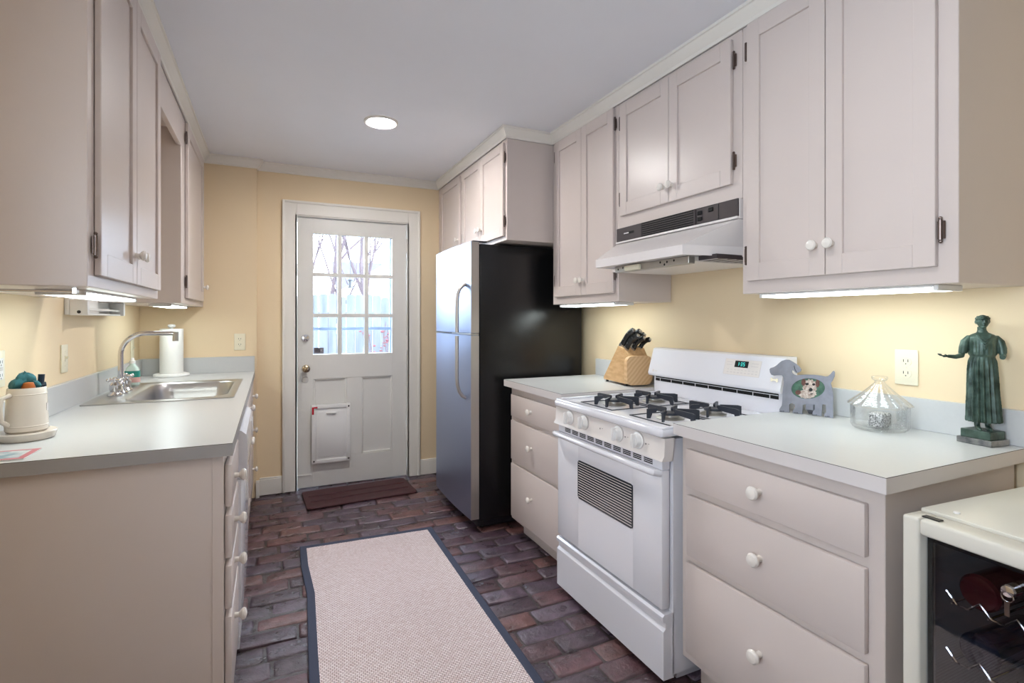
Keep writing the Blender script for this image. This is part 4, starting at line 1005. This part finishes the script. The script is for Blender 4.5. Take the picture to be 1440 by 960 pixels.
# cut-glass candy dish
jx, jy = 1.779, 1.016
jr = thing('candy_dish', 'clear cut-glass candy dish with pointed lid in front of the wall outlet', 'candy dish', (jx, jy, CZ))
def flute(prof, n, amp, seg=72):
    return [[Vector((jx + r * (1 + a * amp * math.cos(n * 2 * PI * i / seg)) * math.cos(2 * PI * i / seg), jy + r * (1 + a * amp * math.cos(n * 2 * PI * i / seg)) * math.sin(2 * PI * i / seg), CZ + z)) for i in range(seg)] for r, z, a in prof]
B().loft(flute([(.060, 0, 0), (.072, .004, 1), (.077, .012, 1), (.078, .045, 1), (.079, .070, .6), (.080, .076, 0), (.074, .077, 0), (.072, .070, 0), (.071, .014, 0), (.050, .009, 0)], 12, .025)).build('bowl', M['crystal'], jr, ang=40)
B().loft(flute([(.084, .0775, 0), (.086, .082, 1), (.080, .088, 1), (.060, .105, 1), (.038, .125, 1), (.022, .142, .6), (.015, .150, 0), (.013, .156, 0), (.020, .160, 0), (.0225, .166, 0), (.0215, .171, 0), (.012, .173, 0), (.001, .1735, 0)], 16, .05), cap0=False).build('lid', M['crystal'], jr, ang=40)
M['speckle'] = pbr('refraction_speckle', S(222, 222, 222), .5, col2=S(24, 24, 30), vscale=260)
b = B(); b.box(jx - .030, jx + .022, jy - .026, jy + .020, CZ + .0095, CZ + .056, .008, 3)  # block added to imitate the refractive pattern of the cut glass
tag(b.build('refraction_block', M['speckle']), 'added black and white refraction-pattern packet inside the glass candy dish', 'filler')

# bronze-coloured statuette of a robed figure (a plain robed figure)
SX, SY = 1.846, .778
sg = thing('statuette', 'green patinated statuette of a robed standing figure on a marble base', 'statuette', (SX, SY, CZ), math.radians(-52))
def merged(o, vox, it):
    # fuse the shapes of one body into a single continuous surface and soften the joins
    m = o.modifiers.new('r', 'REMESH'); m.mode = 'VOXEL'; m.voxel_size = vox; m.use_smooth_shade = True
    s = o.modifiers.new('s', 'SMOOTH'); s.factor = .5; s.iterations = it
    bpy.context.view_layer.update()
    me = bpy.data.meshes.new_from_object(o.evaluated_get(bpy.context.evaluated_depsgraph_get()))
    o.modifiers.clear(); o.data = me
    for p in me.polygons: p.use_smooth = True
    return o
def turned(b):
    bmesh.ops.rotate(b.bm, verts=b.bm.verts, cent=(0, 0, 0), matrix=Matrix.Rotation(math.radians(45), 3, 'Z')); return b
b = B(); b.box(-.038, .038, -.043, .043, .0003, .0165, .001, 1); turned(b).build('marble_base', M['marble'], sg, local=True)
b = B(); b.box(-.031, .031, -.037, .037, .0166, .0395, .0012, 1); turned(b).build('plinth', M['verdigris'], sg, local=True)
seg = 72
def robe_loop(z, rx, ry, amp, cx=0, cy=0, n=18):
    return [Vector((cx + rx * (1 + amp * math.cos(n * 2 * PI * i / seg)) * math.cos(2 * PI * i / seg), cy + ry * (1 + amp * math.cos(n * 2 * PI * i / seg)) * math.sin(2 * PI * i / seg), z)) for i in range(seg)]
fig = B()
# skirt, front of the figure looks to -y
fig.loft([robe_loop(z, rx, ry, a, cx) for z, rx, ry, a, cx in ((.062, .0365, .030, .12, .003), (.066, .0375, .031, .13, .003), (.11, .0355, .029, .12, .002), (.16, .0335, .0275, .11, .001), (.21, .0325, .026, .09, 0), (.235, .0310, .0245, .06, 0), (.2475, .0275, .021, .02, 0), (.2505, .0285, .0225, 0, 0),
        (.2545, .0310, .0250, .03, 0), (.262, .0320, .0255, .035, 0), (.275, .0315, .0245, .02, 0), (.292, .0330, .0235, .01, 0), (.303, .0335, .021, 0, 0), (.311, .0260, .0165, 0, 0), (.317, .0130, .0115, 0, 0), (.324, .0100, .0100, 0, -.001), (.333, .0098, .0100, 0, -.0015))])
b0 = fig
# neckline folds
for k in range(4):
    w_ = .016 - k * .003; zt = .311 - k * .001
    b0.tube([(-w_, -.0165 - .002 * k * 0, zt), (-w_ * .6, -.0225, zt - .010 - k * .006), (0, -.0255, zt - .016 - k * .007), (w_ * .6, -.0225, zt - .010 - k * .006), (w_, -.0165, zt)], .0016, 8)
# arms: upper sleeves, forearms
b0.tube([(.016, 0, .303), (.030, 0, .301), (.038, -.001, .290), (.0415, -.002, .272), (.042, -.004, .258)], .012, 14, radii=[.006, .0092, .0108, .0112, .0104])
b0.tube([(.0425, -.004, .262), (.042, -.010, .2515), (.038, -.020, .2475)], .0075, 12, radii=[.0078, .0078, .0066])
b0.tube([(-.016, 0, .303), (-.030, -.001, .301), (-.039, -.002, .290), (-.043, -.004, .272), (-.045, -.005, .257)], .012, 14, radii=[.006, .0092, .0108, .0112, .0104])
b0.tube([(-.0455, -.003, .262), (-.0490, -.008, .2500), (-.0640, -.018, .2465), (-.0840, -.028, .2485)], .0075, 12, radii=[.0082, .0078, .0064, .0046])
# hand with palm, four fingers and thumb (right arm held out)
h0 = Vector((-.084, -.028, .2485)); HR = Matrix.Rotation(math.radians(-62), 3, 'Z')
def HV(v): return HR @ Vector(v)
b0.tube([h0, h0 + HV((-.001, -.006, .0002)), h0 + HV((-.0025, -.012, -.0004))], .0052, 10, radii=[.0046, .0060, .0056], flat=.6)
for k, (o, L_) in enumerate(((-.0042, .0105), (-.0015, .0125), (.0014, .0118), (.0042, .0092))):
    p = h0 + HV((-.0025 + o, -.0125, .0004)); b0.tube([p, p + HV((-.0006, -L_ * .55, .0016)), p + HV((-.0010, -L_ * .9, .0048)), p + HV((-.0008, -L_, .0068))], .0015, 8)
p = h0 + HV((.0035, -.005, .001)); b0.tube([p, p + HV((.0034, -.005, .0026)), p + HV((.0022, -.0095, .0046))], .0017, 8)
# head: skull, face, nose, ears
hc = Vector((0, -.003, .3475))
prof = []
for k in range(13):
    a = -PI / 2 + PI * k / 12; z = .0185 * math.sin(a); r = math.cos(a)
    prof.append((z, max(.0134 * r, 1e-4), max(.0160 * r, 1e-4), -.0022 * (1 if a < 0 else 0) * abs(math.sin(a))))
b0.loft([[Vector((hc.x + rx * math.cos(2 * PI * i / 28), hc.y + sh + ry * math.sin(2 * PI * i / 28), hc.z + z)) for i in range(28)] for z, rx, ry, sh in prof])
b0.loft([[hc + Vector((-.0014, -.0120, .0045)), hc + Vector((.0014, -.0120, .0045)), hc + Vector((0, -.0170, .0045))], [hc + Vector((-.0030, -.0120, -.0045)), hc + Vector((.0030, -.0120, -.0045)), hc + Vector((0, -.0202, -.0035))]])
for sx in (-1, 1):
    b0.ball(hc + Vector((sx * .0052, -.0136, .0022)), .0024, 1.2, .8, .8, 10); b0.ball(hc + Vector((sx * .0138, .000, -.001)), .0040, .45, .9, 1.2, 10)
    b0.tube([hc + Vector((sx * .0016, -.0152, .0058)), hc + Vector((sx * .006, -.0148, .0066)), hc + Vector((sx * .0098, -.0118, .0052))], .0011, 6)
b0.tube([hc + Vector((-.0042, -.0144, -.0086)), hc + Vector((0, -.0160, -.0082)), hc + Vector((.0042, -.0144, -.0086))], .0011, 6); b0.ball(hc + Vector((0, -.0095, -.0140)), .0058, 1.15, .9, .9, 12)
# feet
for sx, yy in ((-.012, -.010), (.013, -.004)):
    b0.tube([(sx, yy + .010, .064), (sx, yy + .008, .052), (sx, yy + .002, .0455), (sx, yy - .012, .0432), (sx, yy - .022, .042)], .007, 12, radii=[.0075, .0068, .0064, .0058, .0030])
merged(fig.build('robed_figure', M['verdigris'], sg, local=True, ang=60), .0010, 5)
hr = B()
hr.loft([[Vector((hc.x + rx * math.cos(2 * PI * i / 40) * (1 + .03 * math.cos(i * 5 * PI / 5)), hc.y + .0016 + ry * math.sin(2 * PI * i / 40), hc.z + z)) for i in range(40)] for z, rx, ry in ((.0065, .0144, .0160), (.0095, .0146, .0166), (.0130, .0128, .0150), (.0165, .0092, .0115), (.0192, .0045, .006), (.0200, .0005, .0006))])
for k in range(26):
    a = 2 * PI * k / 26; hr.ball(hc + Vector((.0138 * math.cos(a), .001 + .0160 * math.sin(a), .0086 + .0012 * (k % 2))), .0030, 1, 1, 1, 8)
for k in range(18):
    a = 2 * PI * k / 18; hr.ball(hc + Vector((.0108 * math.cos(a), .0016 + .0128 * math.sin(a), .0146)), .0028, 1, 1, .8, 8)
for k in range(22):
    a = -PI * .02 + (PI * 1.04) * k / 21; hr.ball(hc + Vector((.0136 * math.cos(a), .0020 + .0158 * math.sin(a), .001 - .004 * math.sin(a))), .0036, 1, 1, 1.6, 8)
merged(hr.build('hair', M['verdigris'], sg, local=True, ang=60), .0009, 2)

# outlets and switches
def outlet(label, Fm, u, z, kind='duplex', w_=.070, h=.116, mat='ivory', group='wall outlets and switches'):
    p = Fm(u, .0005, z); t = thing('wall_outlet' if kind != 'switch' else 'light_switch', label, 'outlet' if kind != 'switch' else 'switch', p, 0, group)
    B().fbox(Fm, u - w_ / 2, u + w_ / 2, .0005, .006, z - h / 2, z + h / 2, .0025, 2).build('cover_plate', M[mat], t)
    if kind == 'duplex':
        for dz in (-.0195, .0195):
            b = B(); pts = [(q.x, q.y) for q in rr(u, z + dz, .0168, .0142, .0120, 0, 6)]
            b.prism(pts, lambda a, c, d: Fm(a, d, c), .006, .0078); rc = b.build('receptacle', M[mat], t)
            b = B(); b.fbox(Fm, u - .0078, u - .0058, .0076, .0081, z + dz - .002, z + dz + .007); b.fbox(Fm, u + .0058, u + .0078, .0076, .0081, z + dz - .002, z + dz + .007); b.lathe([(.0024, 0), (0, .0005)], Fm(u, .0077, z + dz - .0078), axis_of(Fm), 10)
            b.build('slots', M['void'], rc)
        B().lathe([(.003, 0), (.0025, .001), (0, .0012)], Fm(u, .006, z), axis_of(Fm), 12).build('screw', M[mat], t)
    elif kind == 'gfci':
        B().fbox(Fm, u - .0165, u + .0165, .006, .0085, z - .034, z + .034, .001, 1).build('receptacle', M['white'], t)
        b = B()
        for dz in (-.022, .020): b.fbox(Fm, u - .0078, u - .0058, .0084, .0088, z + dz - .002, z + dz + .007); b.fbox(Fm, u + .0058, u + .0078, .0084, .0088, z + dz - .002, z + dz + .007); b.lathe([(.0024, 0), (0, .0005)], Fm(u, .0085, z + dz - .0078), axis_of(Fm), 10)
        b.build('slots', M['void'], t)
        b = B(); b.fbox(Fm, u - .009, u + .009, .0085, .0098, z - .005, z - .001); b.fbox(Fm, u - .009, u + .009, .0085, .0098, z + .001, z + .005); b.build('buttons', M['lamedge'], t)
    else:
        b = B(); b.fbox(Fm, u - .0055, u + .0055, .006, .008, z - .013, z + .013, .001, 1); b.fbox(Fm, u - .004, u + .004, .008, .018, z - .001, z + .009, .002, 1); b.build('toggle', M[mat], t)
        b = B()
        for dz in (-.030, .030): b.lathe([(.003, 0), (.0025, .001), (0, .0012)], Fm(u, .006, z + dz), axis_of(Fm), 12)
        b.build('screw', M[mat], t)
outlet('ivory duplex outlet on the right wall above the glass candy dish', right(XR), 1.008, 1.110)
outlet('ivory outlet on the left wall just above the cream pot', left(XL), 2.165, 1.112, 'gfci')
outlet('ivory switch plate on the left wall between the cream pot and the faucet', left(XL), 2.735, 1.106, 'switch')
outlet('ivory outlet on the left wall behind the faucet spout', left(XL), 3.900, 1.088, 'switch')
outlet('ivory outlet on the back wall to the right of the paper towel', back(YB2), -.197, 1.110, 'duplex')
B().build if False else None

# ------------------------------------------------------------------ on the left worktop
LT = LZ + .0006
px_, py_ = -.683, 2.085
pot = thing('utensil_pot', 'cream ceramic pot on an attached saucer at the near end of the left worktop', 'pot', (px_, py_, LT))
b = B(); b.lathe([(.045, .024), (.0515, .030), (.051, .05), (.047, .14), (.0455, .1565), (.044, .159), (.042, .1565), (.0435, .13), (.046, .04), (.02, .034), (.0, .034)], (px_, py_, LT), seg=40); b.lathe([(.051, .041), (.0523, .043), (.051, .046)], (px_, py_, LT), seg=40, caps=False); b.lathe([(.0468, .137), (.0481, .139), (.0466, .142)], (px_, py_, LT), seg=40, caps=False)
b.build('pot_body', M['ceramic'], pot)
b = B(); b.lathe([(.0, 0), (.062, 0), (.067, .004), (.0725, .022), (.0710, .025), (.064, .0245), (.048, .0235), (0, .0235)], (px_, py_, LT), seg=48); b.build('saucer', M['ceramic'], pot)
b = B(); b.tube([(px_ - .026, py_ - .039, LT + .140), (px_ - .040, py_ - .058, LT + .132), (px_ - .042, py_ - .062, LT + .10), (px_ - .040, py_ - .058, LT + .065), (px_ - .030, py_ - .042, LT + .05)], .007, 10); b.build('pot_handle', M['ceramic'], pot)
b = B()
for a in (-.3, .5, -1.2): b.fbox(lambda u, w_, z: Vector((px_ + w_, py_ + u, z)), 0, 0.0001, 0, .0001, 0, .0001)
b.bm.free()
b = B(); c = (px_ + .050, py_ - .037, LT + .092)
b.box(px_ + .0488, px_ + .0495, py_ - .006, py_ + .006, LT + .085, LT + .108); b.build('pot_mark', M['lamedge'], pot)
cl = B()
rnd = random.Random(4)
for k in range(3):
    c = Vector((px_ - .016 + k * .010, py_ - .010 + .008 * k, LT + .172 + .008 * math.sin(k * 2)))
    loops = []
    for j in range(9):
        ph_ = -PI / 2 + PI * j / 8
        loops.append([c + Vector(((.024 + .006 * math.sin(3 * a + k)) * math.cos(ph_) * math.cos(a), (.020 + .005 * math.cos(4 * a + k)) * math.cos(ph_) * math.sin(a), (.020 + .004 * math.sin(5 * a)) * math.sin(ph_) + .008 * math.cos(a + k))) for a in [2 * PI * i / 24 for i in range(24)]])
    cl.loft(loops)
tag(cl.build('dish_cloth', M['teal']), 'crumpled teal dish cloth stuffed into the cream pot', 'cloth')
br = thing('dish_brush', 'dark blue brush handle standing upright in the cream pot', 'brush', (px_ + .030, py_ + .010, LT + .040))
M['navy'] = pbr('navy_plastic', S(30, 44, 60), .4)
b = B(); b.tube([(px_ + .018, py_ + .012, LT + .045), (px_ + .026, py_ + .016, LT + .14), (px_ + .0295, py_ + .018, LT + .196)], .0085, 10, radii=[.006, .008, .0085]); b.build('handle', M['navy'], br)
b = B(); b.tube([(px_ + .010, py_ + .008, LT + .160), (px_ + .038, py_ + .024, LT + .163)], .009, 10); b.build('brush_head', M['navy'], br)
sc = thing('scrubber', 'orange and brown scrubber peeking over the rim of the cream pot', 'scrubber', (px_ + .008, py_ - .014, LT + .146))
M['orange'] = pbr('amber_plastic', S(176, 96, 40), .4)
b = B(); b.lathe([(0, 0), (.014, .002), (.017, .014), (.012, .028), (0, .030)], (px_ + .008, py_ - .014, LT + .146), seg=20); b.build('scrubber_body', M['orange'], sc)
mg = thing('magazine', 'red-bordered magazine lying on the near edge of the left worktop', 'magazine', (-.70, 1.842, LT))
b = B(); b.box(XL + .03, -.590, 1.780, 1.900, LT, LT + .003, .0005, 1); b.build('pages', M['white'], mg)
M['magred'] = pbr('magazine_red', S(196, 110, 118), .4); M['magpic'] = pbr('magazine_print', S(214, 216, 214), .4, col2=S(120, 150, 160), vscale=25)
b = B(); b.box(XL + .03, -.590, 1.780, 1.900, LT + .0031, LT + .0034); co = b.build('cover', M['magred'], mg)
b = B(); b.box(XL + .05, -.606, 1.795, 1.886, LT + .00345, LT + .0036); b.build('cover_picture', M['magpic'], co)
# paper towel
tx, ty = -.583, 3.980
pt = thing('paper_towel_holder', 'white upright paper towel holder in the back left corner', 'towel holder', (tx, ty, LT))
b = B(); b.lathe([(0, 0), (.098, 0), (.101, .006), (.098, .016), (.085, .020), (0, .020)], (tx, ty, LT), seg=44); b.cyl((tx, ty, LT + .019), (tx, ty, LT + .325), .009); b.lathe([(.009, 0), (.020, .004), (.022, .014), (.018, .022), (0, .024)], (tx, ty, LT + .312), seg=24); b.build('holder_stand', M['white'], pt)
b = B(); b.lathe([(.020, .0), (.064, .0), (.0655, .003), (.0655, .282), (.064, .285), (.020, .285)], (tx, ty, LT + .0205), seg=48, caps=False); b.lathe([(.020, 0), (.020, .285)], (tx, ty, LT + .0205), seg=32, caps=False)
tag(b.build('paper_towel_roll', M['roll']), 'white paper towel roll on the upright holder in the corner', 'paper towel')
# soap bottle
bx_, by_ = -.690, 3.47
sb = thing('soap_bottle', 'clear dish soap bottle with teal label behind the sink', 'soap bottle', (bx_, by_, LT + .005))
M['soap'] = pbr('pale_soap', S(206, 226, 220), .15, spec=.6)
b = B(); b.loft([rr(bx_, by_, hx, hy, r, LT + .0053 + z, 5) for z, hx, hy, r in ((0, .030, .020, .012), (.006, .034, .023, .014), (.06, .034, .023, .014), (.095, .028, .020, .014), (.112, .014, .014, .0135), (.120, .013, .013, .0125))]); b.build('bottle_body', M['soap'], sb)
b = B(); b.lathe([(.0145, 0), (.0145, .014), (.010, .017), (.007, .030), (0, .031)], (bx_, by_, LT + .1255)); b.build('cap', M['white'], sb)
M['teallab'] = pbr('teal_label', S(40, 140, 130), .4); M['pinklab'] = pbr('pink_label', S(214, 170, 164), .4)
b = B(); b.loft([rr(bx_, by_, .0346, .0236, .014, LT + z, 5) for z in (.050, .085)], False, False); b.build('label', M['teallab'], sb)
b = B(); b.loft([rr(bx_, by_, .0346, .0236, .014, LT + z, 5) for z in (.022, .0498)], False, False); b.build('label', M['pinklab'], sb)

# ------------------------------------------------------------------ on the floor
def strip_ring(b, pts_out, pts_in, z0, z1):
    pass
rg = thing('runner_rug', 'sisal runner rug with navy border on the brick floor', 'rug', (.5, 2.1, .006))
RO = [(.145, 3.098), (.885, 3.062), (.872, 2.3), (.862, 1.6), (.852, .6), (.100, .6), (.108, 1.6), (.128, 2.1), (.150, 2.55), (.140, 2.85)]
def inset(P, d):
    n = len(P); out = []
    for i in range(n):
        p0, p, p1 = Vector(P[i - 1]), Vector(P[i]), Vector(P[(i + 1) % n])
        a = (p - p0).normalized(); c = (p1 - p).normalized(); na = Vector((a.y, -a.x)); nc = Vector((c.y, -c.x))
        m = na + nc; m = m / m.dot(na); out.append((p.x + m.x * d, p.y + m.y * d))
    return out
RI = inset(RO, .034)
b = B(); b.prism(RI, lambda u, v, w_: Vector((u, v, w_)), .003, .0105); b.build('woven_field', M['sisal'], rg)
b = B(); b.loft([[Vector((x, y, z)) for x, y in P] for P, z in ((RO, .0015), (RO, .009), (inset(RO, .003), .0115), (inset(RO, .031), .0118), (inset(RO, .0355), .0100))], False, False); b.build('border_binding', M['rugedge'], rg)
mt = thing('door_mat', 'dark brown ribbed door mat in front of the back door', 'mat', (.585, 3.915, .003))
mo = rr(0, 0, .375, .185, .03, 0)
rot = Matrix.Rotation(math.radians(3.0), 3, 'Z')
def mpt(p, z): q = rot @ Vector((p.x, p.y, 0)); return Vector((.588 + q.x, 3.900 + q.y, z))
b = B(); b.loft([[mpt(p, z) for p in rr(0, 0, hx, hy, .03, 0)] for z, hx, hy in ((.002, .378, .190), (.009, .378, .190), (.013, .370, .182), (.011, .356, .168))]); b.build('mat_body', M['mat'], mt)
b = B()
for k in range(2):
    yy = -.06 + k * .115; b.tube([mpt(Vector((-.345, yy, 0)), .012), mpt(Vector((.345, yy, 0)), .012)], .006, 8)
b.build('raised_rib', M['mat'], mt)
